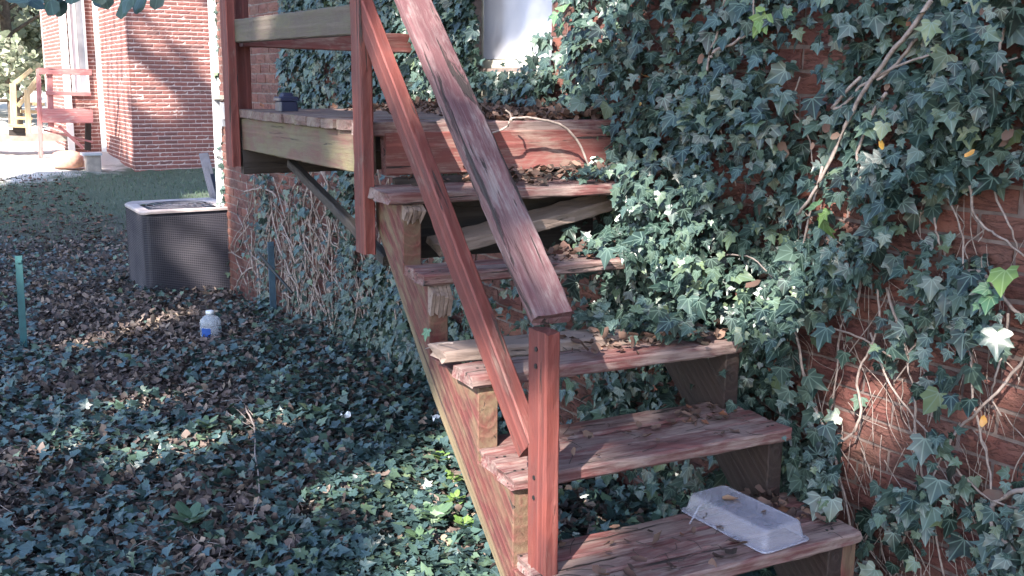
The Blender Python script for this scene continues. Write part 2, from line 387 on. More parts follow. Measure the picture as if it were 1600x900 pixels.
M['jug'] = glass('clear_plastic', (.82, .87, .95), .12, .75)
M['winglass'] = glass('window_glass', (.9, .92, .95), .05, .8, 1.45)

# ------------------------------------------------------------ leaf templates
def ivy_template(v=0):
    r = np.random.default_rng(v+3)
    half = [(.16, -.09), (.40, -.06), (.50, .06), (.37, .20), (.56, .44), (.27, .50), (.13, .74)]
    if v % 3 == 1: half = [(.18, -.12), (.44, -.02), (.44, .18), (.50, .38), (.33, .48), (.18, .70)]
    if v % 3 == 2: half = [(.14, -.06), (.33, -.10), (.46, .0), (.32, .18), (.62, .34), (.28, .44), (.15, .66)]
    half = [(a*(1+r.normal(0, .05)), b+r.normal(0, .02)) for a, b in half]
    P = [(0, .02)] + half + [(r.normal(0, .03), 1.0)] + [(-a*(1+r.normal(0, .06)), b+r.normal(0, .02)) for a, b in reversed(half)]
    P = np.array(P); c = np.array([[0, .28]]); V2 = np.vstack([c, P]); n = len(P)
    z = -.22*(V2[:, 0]**2) - .20*(V2[:, 1]-.3)**2 + .16*np.abs(V2[:, 0]) + r.normal(0, .02, len(V2)); z[0] = -.02
    V = np.column_stack([V2[:, 0], V2[:, 1], z]); Fc = np.array([(0, 1+i, 1+(i+1) % n) for i in range(n)])
    uv = np.column_stack([V2[:, 0]*.8+.5, V2[:, 1]*.8+.12]); V[:, 1] -= .0
    return V, Fc, uv
def oval_template(v=0, curl=.6):
    r = np.random.default_rng(v+30); n = 8; a = np.linspace(0, 2*math.pi, n, endpoint=False)
    x = .30*np.sin(a)*(1+r.normal(0, .18, n)); y = .5-.5*np.cos(a)+r.normal(0, .05, n)
    V2 = np.vstack([[0, .5], np.column_stack([x, y])]); z = curl*(1.8*V2[:, 0]**2+.5*(V2[:, 1]-.5)**2)+r.normal(0, .06, n+1)
    V = np.column_stack([V2, z]); Fc = np.array([(0, 1+i, 1+(i+1) % n) for i in range(n)])
    return V, Fc, np.column_stack([V2[:, 0]+.5, V2[:, 1]])
IT = [ivy_template(i) for i in range(6)]
DT = [oval_template(i, .9) for i in range(4)]
LT = [oval_template(i+9, .25) for i in range(3)]
def orient(n_hat, down):
    """frames: local z = n_hat, local y = tip direction"""
    n_hat = n_hat/np.linalg.norm(n_hat, axis=1, keepdims=True)
    y = down-(down*n_hat).sum(1, keepdims=True)*n_hat; y /= np.linalg.norm(y, axis=1, keepdims=True)
    return np.cross(y, n_hat), y, n_hat
def leaves_mesh(name, T, P, X, Y, Z, S):
    k = nr.integers(0, len(T), len(P)); VV = []; FF = []; UU = []; off = 0
    for i, (V, Fc, uv) in enumerate(T):
        q = np.where(k == i)[0]
        if not len(q): continue
        s = S[q][:, None, None]
        W = P[q][:, None, :] + s*(V[None, :, 0:1]*X[q][:, None, :] + V[None, :, 1:2]*Y[q][:, None, :] + V[None, :, 2:3]*Z[q][:, None, :])
        VV.append(W.reshape(-1, 3)); m = len(V)
        FF.append((Fc[None]+(np.arange(len(q))*m)[:, None, None]+off).reshape(-1, 3)); UU.append(np.tile(uv, (len(q), 1))); off += m*len(q)
    return make_mesh(name, np.vstack(VV), np.vstack(FF), np.vstack(UU))
LEAFME = {}
def leaf_objects(name, T, key, mat, P, X, Y, Z, S, parent):
    for i in range(len(P)):
        k = int(nr.integers(0, len(T))); kk = (key, k)
        if kk not in LEAFME: LEAFME[kk] = make_mesh(key, T[k][0], T[k][1], T[k][2]); LEAFME[kk].materials.append(mat)
        m = frame_matrix(P[i], X[i]*S[i], Y[i]*S[i], Z[i]*S[i]); link(name, LEAFME[kk], None, parent, m)
def project(P):
    d = np.asarray(P)-CAM; z = d@F_; return 800+F_PX*(d@R_)/z, 450-F_PX*(d@U_)/z, z

# ------------------------------------------------------------ the setting: ground
ys = np.concatenate([np.arange(-6, 9, .09), np.arange(9, 24, .3), np.arange(24, 120, 3)])
xs = np.concatenate([np.arange(-60, -4, 3), np.arange(-4, 3.2, .09), np.arange(3.2, 60, 3)])
GX, GYY = np.meshgrid(xs, ys); GZZ = gz(GX, GYY)+nr.normal(0, .008, GX.shape)
V = np.column_stack([GX.ravel(), GYY.ravel(), GZZ.ravel()]); nx, ny = len(xs), len(ys)
ii, jj = np.meshgrid(np.arange(nx-1), np.arange(ny-1)); a = (jj*nx+ii).ravel()
tag(link('ground', make_mesh('ground', V, np.column_stack([a, a+1, a+nx+1, a+nx]), smooth=True), M['ground']), 'leafy garden ground sloping away beside the brick house', kind='structure')

# ------------------------------------------------------------ brick houses
BL, BH, BP, CO = .0.__add__(.1935), .0575, .0105, .0677
def brick_template(v):
    r = np.random.default_rng(100+v); nxs, nzs = 5, 2; V = []; F = []
    for j in range(nzs+1):
        for i in range(nxs+1):
            e = i in (0, nxs) or j in (0, nzs)
            V.append(((i/nxs-.5)*BL+r.normal(0, .0012), (0.0025 if e else -.0015)+r.normal(0, .0014), (j/nzs-.5)*BH+r.normal(0, .001)))
    n = len(V); w_ = nxs+1
    for j in range(nzs):
        for i in range(nxs): a = j*w_+i; F.append((a, a+1, a+1+w_, a+w_))
    ring = list(range(0, w_)) + [w_*j+nxs for j in range(1, nzs+1)] + [w_*nzs+i for i in range(nxs-1, -1, -1)] + [w_*j for j in range(nzs-1, 0, -1)]
    base = len(V)
    for q in ring: V.append((V[q][0], .018, V[q][2]))
    m = len(ring)
    for q in range(m): F.append((ring[(q+1) % m], ring[q], base+q, base+(q+1) % m))
    return V, F
BT = [brick_template(i) for i in range(6)]
BME = {}
def lay_bricks(parent, places, mat, key, n_single):
    """places: list of (matrix, score, xscale); the best-scored become single brick parts, the rest one joined part"""
    places = sorted(places, key=lambda p: -p[1]); mb = MB()
    for i, (Mx, sc_, sx) in enumerate(places):
        k = rnd.randrange(6)
        Mx = Mx @ Matrix.Translation((0, rnd.gauss(0, .0012), 0)) @ Matrix.Diagonal((sx, 1, 1, 1))
        if i < n_single and sc_ > 0:
            if (key, k) not in BME: BME[(key, k)] = make_mesh('brick', *BT[k]); BME[(key, k)].materials.append(mat)
            link('brick', BME[(key, k)], None, parent, Mx)
        else: mb.add([tuple(Mx @ Vector(v)) for v in BT[k][0]], BT[k][1])
    if mb.V: o = mb.obj('brickwork', mat, parent); o['kind'] = 'stuff'

house = thing('brick_house', H(.0, 3, -.8), 'ivy-covered red brick house wall filling the right of the view beside the stairs', 'house')
VA, VB, ZB, ZT = -3.6, 6.47, -1.0, 3.0
wb = MB()
WV0, WV1, WZ0 = 1.61, 2.29, .985                     # window opening on the wall
for (v0, v1, z0, z1) in ((VA, WV0, ZB, ZT), (WV1, VB, ZB, ZT), (WV0, WV1, ZB, WZ0), (WV0, WV1, 2.35, ZT)):
    wb.box(H(.104, (v0+v1)/2, (z0+z1)/2), NW*.1, TW*(v1-v0)/2, (0, 0, (z1-z0)/2))
wb.box(H(2.5, VB-.1, (ZB+ZT)/2), NW*2.29, TW*.091, (0, 0, (ZT-ZB)/2))
wb.box(H(2.5, VA+.1, (ZB+ZT)/2), NW*2.29, TW*.1, (0, 0, (ZT-ZB)/2))
wb.box(H(4.9, (VA+VB)/2, (ZB+ZT)/2), NW*.1, TW*((VB-VA)/2-.2), (0, 0, (ZT-ZB)/2))
wb.obj('wall', M['mortar'], house)
mb = MB(); mb.box(H(2.4, (VA+VB)/2, ZT+.06), NW*2.75, TW*((VB-VA)/2+.2), (0, 0, .06)); mb.obj('roof', M['roof'], house)
# how much wall is bare of leaves (photo-derived ivy coverage), also used to place the ivy
GXs = [450, 550, 650, 750, 850, 950, 1050, 1150, 1250, 1350, 1450, 1550]
GRID = np.array([
 [.55, .75, .9, .2, .5, 1, .95, .95, .85, .95, .95, .95],
 [.50, .65, .7, .5, .6, 1, .95, .95, .75, .95, .98, .95],
 [.25, .35, .35, .3, .5, .95, .95, .95, .9, .98, .95, .9],
 [.30, .40, .40, .3, .5, .95, .9, .85, .9, .75, .6, .35],
 [.40, .60, .75, .4, .4, .8, .95, .95, .85, .45, .6, .5],
 [.35, .75, .85, .6, .5, .6, .55, .6, .35, .15, .5, .35],
 [.2, .6, .8, .7, .5, .5, .5, .5, .15, .08, .42, .2],
 [.1, .3, .5, .6, .5, .5, .5, .5, .7, .22, .48, .2],
 [.1, .1, .3, .5, .5, .5, .5, .5, .3, .32, .42, .28]])
MASK = [(380, -200, 437, 168, .02), (738, -200, 862, 112, 0.0), (862, 0, 884, 165, .2), (1066, 0, 1090, 34, .2), (1236, 70, 1292, 170, .25), (1300, 318, 1362, 372, .08),
        (1462, 300, 1580, 395, .2), (1335, 440, 1420, 505, .3), (1275, 500, 1380, 640, .12), (1320, 640, 1440, 760, .12), (440, 270, 470, 460, .3), (500, 330, 530, 470, .3), (375, 270, 400, 420, .2),
        (1520, 330, 1600, 400, .25), (1130, 90, 1170, 135, .4), (1560, 560, 1640, 700, .2), (1440, 380, 1480, 430, 1.4)]
def cover(px, py):
    gx = np.clip((np.asarray(px)-450)/100, 0, 10.999); gy = np.clip((np.asarray(py)-50)/100, 0, 7.999)
    i = gx.astype(int); j = gy.astype(int); fx = gx-i; fy = gy-j
    d = GRID[j, i]*(1-fx)*(1-fy)+GRID[j, i+1]*fx*(1-fy)+GRID[j+1, i]*(1-fx)*fy+GRID[j+1, i+1]*fx*fy
    for x0, y0, x1, y1, f in MASK: d = np.where((px > x0) & (px < x1) & (py > y0) & (py < y1), d*f if f else 0, d)
    return d
pl = []
nz_ = int((ZT-ZB)/CO)
for j in range(nz_):
    z = ZB + CO*(j+.5)+.004; sh = (j % 2)*(BL+BP)/2
    v = VA+sh-.1
    while v < VB:
        v0, v1 = max(v, VA), min(v+BL, VB); segs = [(v0, v1)]
        if z+BH/2 > WZ0 and z-BH/2 < 2.35:
            segs = []
            if v0 < WV0-.01: segs.append((v0, min(v1, WV0-.002)))
            if v1 > WV1+.01: segs.append((max(v0, WV1+.002), v1))
        for s0, s1 in segs:
            if s1-s0 < .02: continue
            c = H(-.002, (s0+s1)/2, z); px, py, dz = project(c)
            sc_ = 0
            if dz > .5 and -20 < px < 1620 and -20 < py < 920:
                hid = (px < 1230 and py > 300 and px > 640)
                sc_ = (F_PX/dz)*(1.15-float(cover(px, py)))*(0.15 if hid else 1)
            pl.append((frame_matrix(c, TW, NW, np.array([0, 0, 1.])), sc_, (s1-s0)/BL))
        v += BL+BP
lay_bricks(house, pl, M['brick'], 'near', 300)
# the corner end face (short), seen only from the side
pl = []
for j in range(nz_):
    z = ZB+CO*(j+.5)+.004; u = .105+(j % 2)*.1
    while u < 1.6: pl.append((frame_matrix(H(u, VB-.002, z), -NW, -TW, np.array([0, 0, 1.])), 0, 1.0)); u += BL+BP
lay_bricks(house, pl, M['brick'], 'near', 0)
# window with a white roller shade
win = mb = MB(); zc = (WZ0+2.35)/2; hz = (2.35-WZ0)/2; vc = (WV0+WV1)/2; hv = (WV1-WV0)/2
for sg in (-1, 1): mb.box(H(.085, vc+sg*(hv-.008), zc), NW*.02, TW*.007, (0, 0, hz-.002))
mb.box(H(.075, vc, WZ0+.02), NW*.03, TW*(hv-.032), (0, 0, .018)); mb.box(H(.075, vc, 2.33), NW*.03, TW*(hv-.032), (0, 0, .018))
wo_ = mb.obj('window', M['whitedirty'], house)
mb = MB(); mb.box(H(.085, vc, zc), NW*.003, TW*(hv-.033), (0, 0, hz-.04)); mb.obj('pane', M['winglass'], wo_)
# shade hangs just outside of the glass like a taped sheet, with slight folds
n = 26; V = []; F = []
for i in range(n+1):
    for j in range(12):
        v = WV0+.016+(WV1-WV0-.032)*i/n; z = WZ0+.042+(1.28)*j/11
        V.append(H(.070+.004*math.sin(i*.9+j*.5)+.003*math.sin(i*.35), v, z))
for i in range(n):
    for j in range(11): a = i*12+j; F.append((a, a+12, a+13, a+1))
link('shade', make_mesh('shade', V, F, smooth=True), M['shade'], wo_)
mb = MB(); mb.box(H(.002, vc, WZ0-.03), NW*.035, TW*(hv+.02), (0, 0, .014)); mb.obj('sill', M['whitedirty'], wo_)
mb = MB(); mb.box(H(-.010, 2.12, .885), NW*.012, TW*.17, (0, 0, .035)); link_ = mb.obj('kick_board', M['whitedirty'], house)
# downspout with straps and elbow at the far corner, plus utility boxes
dsx = H(.0, VB+.04, 0)
mb = MB(); mb.box(dsx+np.array([0, 0, 1.33]), NW*.042, TW*.03, (0, 0, 1.66)); mb.box(dsx+np.array([0, 0, -.345]), NW*.047, TW*.035, (0, 0, .03))
for z in (.35, 1.2, 2.2): mb.box(dsx+np.array([0, 0, z]), NW*.048, TW*.034, (0, 0, .012))
mb.obj('downspout', M['white'], house)

# ------------------------------------------------------------ neighbour building
def bface(parent, o, ex, nrm_out, Lx, z0, z1, key, single, mat, skip=None):
    pl = []; n_ = int((z1-z0)/CO)
    for j in range(n_):
        z = z0+CO*(j+.5); x = -(j % 2)*(BL+BP)/2
        while x < Lx:
            a, b = max(x, 0), min(x+BL, Lx)
            if b-a > .03 and not (skip and skip((a+b)/2, z)):
                c = o+ex*(a+b)/2+nrm_out*.001; c = np.array([c[0], c[1], z])
                px, py, dz = project(c); vis = -10 < px < 345 and -10 < py < 300
                pl.append((frame_matrix(c, ex, -nrm_out, np.array([0, 0, .93])), (F_PX/dz if vis else 0), (b-a)/BL*1.025))
            x += BL+BP
    lay_bricks(parent, pl, mat, key, single)
nc = np.array([1.075, 15.87, 0.0])                     # near corner of the neighbour's wall
nb = thing('brick_building', (nc[0]+1, nc[1]+1, -.6), 'neighbouring sunlit red brick building with white trim at the far left', 'building')
NL, ND, NZ0, NZ1 = 3.4, 2.62, -.75, 3.6
mb = MB(); EZ = np.array([0, 0, 1.])
mb.box(nc+NW*(NL/2)+TW*2.6+EZ*(NZ0+NZ1)/2, NW*(NL/2-.0035), TW*2.5965, EZ*(NZ1-NZ0)/2)
wing0 = nc+TW*ND-NW*.62                                  # wing stepping out to the left
mb.box(wing0+NW*.31+TW*1.4+EZ*(NZ0+NZ1)/2, NW*.3065, TW*1.3965, EZ*(NZ1-NZ0)/2)
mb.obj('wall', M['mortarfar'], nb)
mb = MB(); mb.box(nc+NW*1.3+TW*2.6+EZ*(NZ1+.06), NW*2.4, TW*3.0, EZ*.06); mb.obj('roof', M['roof'], nb)
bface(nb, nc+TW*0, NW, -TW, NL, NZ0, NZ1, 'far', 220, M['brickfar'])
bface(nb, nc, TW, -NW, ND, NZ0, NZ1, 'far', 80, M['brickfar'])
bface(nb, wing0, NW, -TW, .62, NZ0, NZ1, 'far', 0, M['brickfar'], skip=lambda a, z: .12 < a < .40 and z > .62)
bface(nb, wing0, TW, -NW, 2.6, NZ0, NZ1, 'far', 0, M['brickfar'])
mb = MB()
mb.box(wing0+NW*.03-TW*.02+EZ*1.6, NW*.055, TW*.03, EZ*2.05); mb.obj('corner_trim', M['white'], nb)
mb = MB(); mb.box(wing0+NW*.60-TW*.05+EZ*1.55, NW*.055, TW*.04, EZ*2.05); mb.obj('downspout', M['white'], nb)
mb = MB()
for a, b in ((.135, .02), (.385, .02)): mb.box(wing0+NW*a-TW*.03+EZ*1.6, NW*.018, TW*.03, EZ*.96)
mb.box(wing0+NW*.26-TW*.03+EZ*.63, NW*.14, TW*.035, EZ*.02)
wf = mb.obj('window', M['white'], nb)
mb = MB(); mb.box(wing0+NW*.315-TW*.004+EZ*1.6, NW*.05, TW*.004, EZ*.95); mb.obj('pane', M['grey'], wf)
mb = MB(); mb.box(wing0+NW*.205-TW*.008+EZ*1.6, NW*.052, TW*.006, EZ*.95); mb.obj('curtain', M['white'], wf)

# ------------------------------------------------------------ deck
deck = thing('wooden_deck', D(.5, .7, -.6), 'small weathered red wooden deck landing against the ivy-covered wall', 'deck')
UP = (0, 0, 1); DT_, BHH = .033, .136; ZD = .803; DW = 1.0; DLn = 1.40
nbd = 11; bw = (DLn+.05)/nbd
for i in range(nbd):
    v = -.016+bw*(i+.5); kw = dict(grooves=4, ch=.003) if i == 0 else {}
    e = rnd.uniform(-.012, .006)
    board('deck_board', D(-.014+e, v, ZD-DT_/2), D(DW-.01, v, ZD-DT_/2), bw-.006, DT_+(.012 if i == 0 else 0), M['deckend'] if i else M['tread'], deck, UP, off=(0, -.006 if i == 0 else 0), seed=i)
zb = ZD-DT_-BHH/2
board('side_beam', D(.019, .045, zb), D(.019, DLn, zb), .133, .038, M['mossy'], deck, NW)
board('fascia', D(.045, .002, zb+.001), D(DW-.02, .002, zb+.001), .134, .036, M['fascia'], deck, -TW)
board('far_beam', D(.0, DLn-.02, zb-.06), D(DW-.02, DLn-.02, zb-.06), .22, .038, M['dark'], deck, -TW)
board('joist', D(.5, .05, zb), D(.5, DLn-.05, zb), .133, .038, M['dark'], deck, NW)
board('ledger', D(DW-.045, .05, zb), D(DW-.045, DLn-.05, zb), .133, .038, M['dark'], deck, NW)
# mid post at the near corner (2x4), far post pair
pm = np.array([-.022, .985, 0]);
board('post', (pm[0], pm[1], .40), (pm[0]-.014, pm[1]-.005, 1.75), .088, .038, M['post'], deck, (1, 0, 0))
fp = onX(366, 200, -.14); fpv = D(-.030, 1.40, 0)
board('post', (fpv[0], fpv[1], .565), (fpv[0], fpv[1], 2.0), .089, .040, M['post'], deck, NW)
fq = D(.045, 1.50, 0)
board('post', (fq[0], fq[1], .70), (fq[0], fq[1], 2.0), .089, .060, M['post'], deck, NW)
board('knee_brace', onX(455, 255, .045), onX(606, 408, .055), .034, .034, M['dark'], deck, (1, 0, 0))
# grey-green side rail, red far rail
ra0, ra1 = D(.012, .04, 1.112), D(.0, 1.42, 1.122)
board('rail_board', ra0, ra1, .092, .036, M['rail'], deck, NW)
rb0, rb1 = D(.03, 1.43, 1.105), onW(652, 69, .06)
board('rail_board', rb0, rb1, .088, .036, M['fascia'], deck, -TW)
tag(bpy.data.objects[deck.children[-1].name], label='red far rail board sagging towards the wall')

# ------------------------------------------------------------ staircase
st = thing('wooden_staircase', (.4, .1, -.6), 'worn red wooden staircase with open treads and a single handrail climbing to the deck', 'staircase')
RUN, RISE, TL, TT = .2487, .203, .862, .034
SK = .07
def tread(k, dx, dy, splits, zo=0.0, L=TL, mat='tread', xr=None, dz_r=0, chew=0.0, z=None, nm='tread_board'):
    z = (k*RISE if z is None else z)+zo; out = []
    for (a, b) in splits:
        yc = k*RUN+dy+(a+b)/2; x0 = dx+SK*(a+b)/2+rnd.uniform(-.002, .002); xr_ = xr or (dx+L)
        out.append(board(nm, (x0, yc, z-TT/2), (xr_, yc+.001, z-TT/2+dz_r), (b-a)-.005, TT, M[mat], st, UP, ch=.006, chew=chew, jit=.0018))
    return out
tread(-1, .006, 0, [(0, .10), (.10, .20), (.20, .306)], z=-.205, L=.885)
tread(0, .0, 0, [(0, .10), (.10, .20), (.20, .306)])
tread(1, -.016, -.046, [(0, .135)], L=.86)
r3 = tread(1, -.040, .090, [(0, .115)], zo=.032, L=.86, mat='loose', chew=.008, dz_r=-.02)
tag(r3[0], label='split grey rear board lifted out of line')
tread(2, -.012, .030, [(0, .085), (.085, .17)], L=.86)
pA, pB = onY(672, 379, 2*RUN+.34), onY(960, 313, 2*RUN+.34)
lb = board('tread_board', (pA[0]-.0, pA[1]-.02, pA[2]-.012), (pB[0], pB[1]+.02, pB[2]), .085, .040, M['loose'], st, (0, -.25, 1), jit=.003, chew=.006, seed=5)
tag(lb, label='loose bare board lying askew behind the third tread from the top')
tread(3, -.038, -.019, [(0, .15), (.15, .262)], L=.86)
tread(-2, .01, 0, [(0, .10), (.10, .20), (.20, .306)], z=-.39, L=.875)
# stringers: sawtooth outline extruded
def stringer(x0, x1, name, mat='string'):
    low = [(.936, .44), (.528, .055), (.089, -.29), (-.28, -.60)]
    up = []
    fronts = {3: 3*RUN-.019, 2: 2*RUN+.03, 1: RUN-.046, 0: 0.0, -1: -RUN, -2: -2*RUN}
    zt = {3: 3*RISE, 2: 2*RISE, 1: RISE, 0: 0, -1: -.205, -2: -.39}
    pts = [(-.46, -.60)]
    for k in (-2, -1, 0, 1, 2, 3):
        z = zt[k]-TT-.001; f = fronts[k]+.022
        pts += [(f, (zt[k-1]-TT-.001) if k > -2 else -.60), (f, z-.004), (f+.006, z)]
    pts += [(.985, 3*RISE-TT-.001), (.985, .49)]
    poly = pts + low
    n = len(poly); V = [(x0, y, z) for y, z in poly] + [(x1, y, z) for y, z in poly]
    F = [tuple(range(n)), tuple(reversed(range(n, 2*n)))] + [(i, i+n, (i+1) % n+n, (i+1) % n) for i in range(n)]
    # local frame with x along the slope so the grain follows it
    sl_ = nrm((0, RUN, RISE)); M4 = frame_matrix((x0, 0, 0), sl_, np.array([-1., 0, 0]), np.cross(sl_, np.array([-1., 0, 0])))
    Mi = M4.inverted(); V = [tuple(Mi @ Vector(v)) for v in V]
    me = make_mesh('stringer', V, F); o = link(name, me, M[mat], st, M4)
    bv = o.modifiers.new('edge', 'BEVEL'); bv.width = .003; bv.segments = 1; bv.limit_method = 'ANGLE'
    return o
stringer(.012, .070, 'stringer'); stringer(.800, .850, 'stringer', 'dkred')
def splinter(yf, zt_, hgt, seed):
    r = np.random.default_rng(seed); m = MB(); n_ = 5; xs_ = np.linspace(.010, .074, n_+1)
    for i in range(n_):
        a, b = xs_[i]+.001, xs_[i+1]-.001; h0 = r.uniform(.2, .55)*hgt; y0 = yf-r.uniform(.002, .006)
        V = []
        for x in (a, b): V += [(x, y0-.020-r.uniform(0, .006), zt_-h0), (x, y0+.004, zt_-.001), (x, y0+.012, zt_-.001), (x, y0+.012, zt_-hgt), (x, y0-.004, zt_-hgt-r.uniform(0, .02))]
        m.add(V, [(0, 1, 2, 3, 4), (9, 8, 7, 6, 5), (0, 5, 6, 1), (1, 6, 7, 2), (2, 7, 8, 3), (3, 8, 9, 4), (4, 9, 5, 0)])
    tag(m.obj('splintered_edge', M['loose'], st), label='pale splintered wood where the stringer has split')
splinter(2*RUN+.03+.02, 2*RISE-TT-.001, .075, 3); splinter(3*RUN-.019+.02, 3*RISE-TT-.001, .04, 5)
# near handrail post, lower rail, cap
px0 = .049; EZ_ = np.array([0, 0, 1.])
board('post', (px0-.003, -.078, -.60), (px0, -.052, .373), .088, .038, M['post'], st, (1, 0, 0), ch=.004)
e0, e1 = onX(829, 702, .047), onX(566, 8, -.022)
board('lower_rail', e0, e1, .082, .038, M['post'], st, (1, 0, 0))
l0, l1 = onX(837, 494, -.002), onX(624.5, 0, -.002)
dc = nrm(l1-l0); up_c = nrm(np.cross(np.array([1., 0, 0]), dc))
if up_c[2] < 0: up_c = -up_c
cw = .100; p_a = l0+np.array([cw/2, 0, 0])-up_c*.0175; p_b = p_a+dc*1.75; p_b = p_b+np.array([.0, 0, 0])
board('handrail_cap', p_a, p_b, cw, .035, M['cap'], st, up_c, jit=.0015, ch=.005)
board('shade_panel', (.075, .992, .50), (.80, .992, .50), .26, .03, M['dark'], st, (0, 1, 0))  # added dark panel, stands in for the shade behind the upper treads
mb = MB()
for k_, z_, y_ in ((0, 0, .05), (0, 0, .15), (0, 0, .25), (-1, -.205, .05), (-1, -.205, .15), (-1, -.205, .26), (1, RISE, .02), (2, 2*RISE, .07), (3, 3*RISE, .05)):
    for x_ in (.03, .052, .815, .832): p = np.array([x_, k_*RUN+y_, z_]); mb.tube([p-EZ_*.002, p+EZ_*.0012], .004, 7)
for z_ in (.33, .29, .02, -.03): p = np.array([px0-.0195, -.052, z_]); mb.tube([p+np.array([.002, 0, 0]), p-np.array([.0025, 0, 0])], .006, 8)
mb.obj('nail_heads', M['black'], st)['kind'] = 'stuff'
# a small block under the right stringer and a cleat
board('cleat', (.875, 2*RUN-.03, .20), (.875, 2*RUN-.03, .385), .05, .045, M['string'], st, (1, 0, 0))
board('post', (.868, -RUN+.05, -.60), (.868, -RUN+.05, -.235), .06, .05, M['string'], st, (1, 0, 0))



# ------------------------------------------------------------ ivy on the house wall
def pick_wall(n, x0, x1, y0, y1, offf, dens=None):
    px = nr.uniform(x0, x1, n); py = nr.uniform(y0, y1, n)
    d = cover(px, py) if dens is None else dens(px, py)
    out = []
    for x, y, q in zip(px, py, d):
        if q <= 0.01: continue
        # clumps: leaf masses follow hanging strands
        P = onW(x, y, 0); s = (P-W0)@TW; z = P[2]
        if dens is None:
            cl = math.sin(s*19+1.5*math.sin(z*4.0))+.8*math.sin(s*7.3+z*3.1)+.9*math.sin(z*13+s*5+2*math.sin(s*6))
            q = q*(.86 + (.22+(1-q)*.5)*cl)
        dep = (P-CAM)@F_
        if nr.random() < q*min(1, (dep/5.5)**2): out.append((x, y, offf(x, y)))
    return np.array(out)
def thick(x, y):
    t = .13+.05*math.sin(x*.021+y*.013)+.02*math.sin(y*.05)
    bl = math.exp(-(((x-1000)/130)**2+((y-380)/150)**2)); t += .17*bl
    bl = math.exp(-(((x-1150)/90)**2+((y-500)/60)**2)); t += .10*bl
    bl = math.exp(-(((x-940)/60)**2+((y-240)/90)**2)); t += .08*bl
    return abs(nr.beta(1.6, 1.6))*t+.012
cand = pick_wall(64000, 640, 1760, -160, 1010, thick)
cand = cand[~((cand[:, 0] < 930) & (cand[:, 1] > 285))]          # behind the open treads is handled apart
def wall_leaves(cand, smin, smax):
    n = len(cand); P = np.array([onW(x, y, o) for x, y, o in cand])
    nh = -NW[None, :]*1.0 + np.array([0, 0, .55])[None, :] + nr.normal(0, .50, (n, 3)) + TW[None, :]*-.25
    dn = np.array([0, 0, -1.])[None, :] + nr.normal(0, .45, (n, 3))
    X, Y, Z = orient(nh, dn); S = nr.uniform(smin, smax, n)*nr.choice([.5, .75, 1, 1.05, 1.45], n)
    return P, X, Y, Z, S
ivy = thing('wall_ivy', H(-.05, 0, -.55), 'dense dark green ivy sheet climbing the near brick wall right of the stairs', 'ivy')
P, X, Y, Z, S = wall_leaves(cand, .027, .050)
# keep leaves off the window and the deck boards' middle
dz = (P-CAM)@F_
pxl = np.array([project(p)[0] for p in P]); pyl = np.array([project(p)[1] for p in P])
inv = (pxl > 0) & (pxl < 1600) & (pyl > 0) & (pyl < 900)
score = np.where(inv, S/dz, 0)*(1+.6*np.array([c[2] for c in cand])/.1)
order = np.argsort(-score); top = order[:300]; rest = order[300:]
leaf_objects('leaf', IT, 'ivy_leaf', M['ivy'], P[top], X[top], Y[top], Z[top], S[top], ivy)
o = link('foliage', leaves_mesh('foliage', IT, P[rest], X[rest], Y[rest], Z[rest], S[rest]), M['ivy'], ivy); o['kind'] = 'stuff'
print('wall leaves', len(P))
def few(mat, pts, lo, hi, parent, T=IT, nm='leaf', key=None, off=.13, lab=None):
    pts = np.array([(x, y, off) for x, y in pts]); P, X, Y, Z, S = wall_leaves(pts, lo, hi)
    before = set(o.name for o in parent.children); leaf_objects(nm, T, key, M[mat], P, X, Y, Z, S, parent)
    for o in parent.children:
        if o.name not in before and lab: o['label'] = lab
few('lime', [(1196, 22), (1188, 30), (1292, 330), (1286, 345), (962, 556), (970, 562), (1056, 470), (1052, 478), (1570, 420)], .04, .055, ivy, key='lime_leaf', lab='bright lime young ivy leaf')
few('pale', [(1216, 8), (1230, 14), (1275, 322), (1530, 475), (1548, 462), (1545, 450), (870, 20), (885, 30), (880, 8)], .04, .055, ivy, key='pale_leaf', lab='light green young ivy leaf')
few('yellow', [(1003, 118), (1377, 218), (1538, 650), (1523, 236), (1000, 160)], .025, .035, ivy, T=DT, key='yellow_leaf', lab='yellow leaf caught in the ivy')
# brown leaves caught in the ivy
n = 260; q = pick_wall(2600, 880, 1600, 0, 900, lambda x, y: abs(nr.normal(0, .05))+.01)[:n]
P, X, Y, Z, S = wall_leaves(q, .02, .04); o = link('dead_leaves', leaves_mesh('dl', DT, P, X, Y, Z, S), M['dead'], ivy); o['kind'] = 'stuff'
# ivy bunches lying over the right ends of the treads (off the wall)
ps = []
for cx, cy, off0, n, sx, sy in ((985, 300, .30, 90, 22, 30), (995, 392, .36, 120, 24, 30), (1060, 430, .30, 120, 45, 40), (1180, 520, .22, 90, 30, 25), (1000, 400, .28, 210, 60, 75), (1060, 470, .22, 130, 50, 40), (1000, 505, .42, 90, 75, 22), (930, 500, .46, 30, 30, 20), (1150, 490, .14, 110, 60, 25), (900, 375, .42, 26, 45, 14), (975, 260, .12, 120, 35, 70), (1130, 605, .17, 40, 40, 25), (1095, 630, .2, 22, 30, 12), (1265, 720, .16, 60, 28, 50), (1290, 770, .17, 26, 18, 40), (970, 330, .25, 60, 25, 40)):
    for _ in range(n): ps.append((cx+nr.normal(0, sx*.7), cy+nr.normal(0, sy*.7), max(.03, off0+nr.normal(0, .05))))
ps = np.array(ps)
for _ in range(170): ps = np.vstack([ps, [(nr.uniform(735, 868), nr.normal(128, 13), .03+nr.random()*.08)]])
for _ in range(40): ps = np.vstack([ps, [(nr.normal(848, 9), nr.uniform(50, 120), .02+nr.random()*.05)]])
P, X, Y, Z, S = wall_leaves(ps, .028, .048)
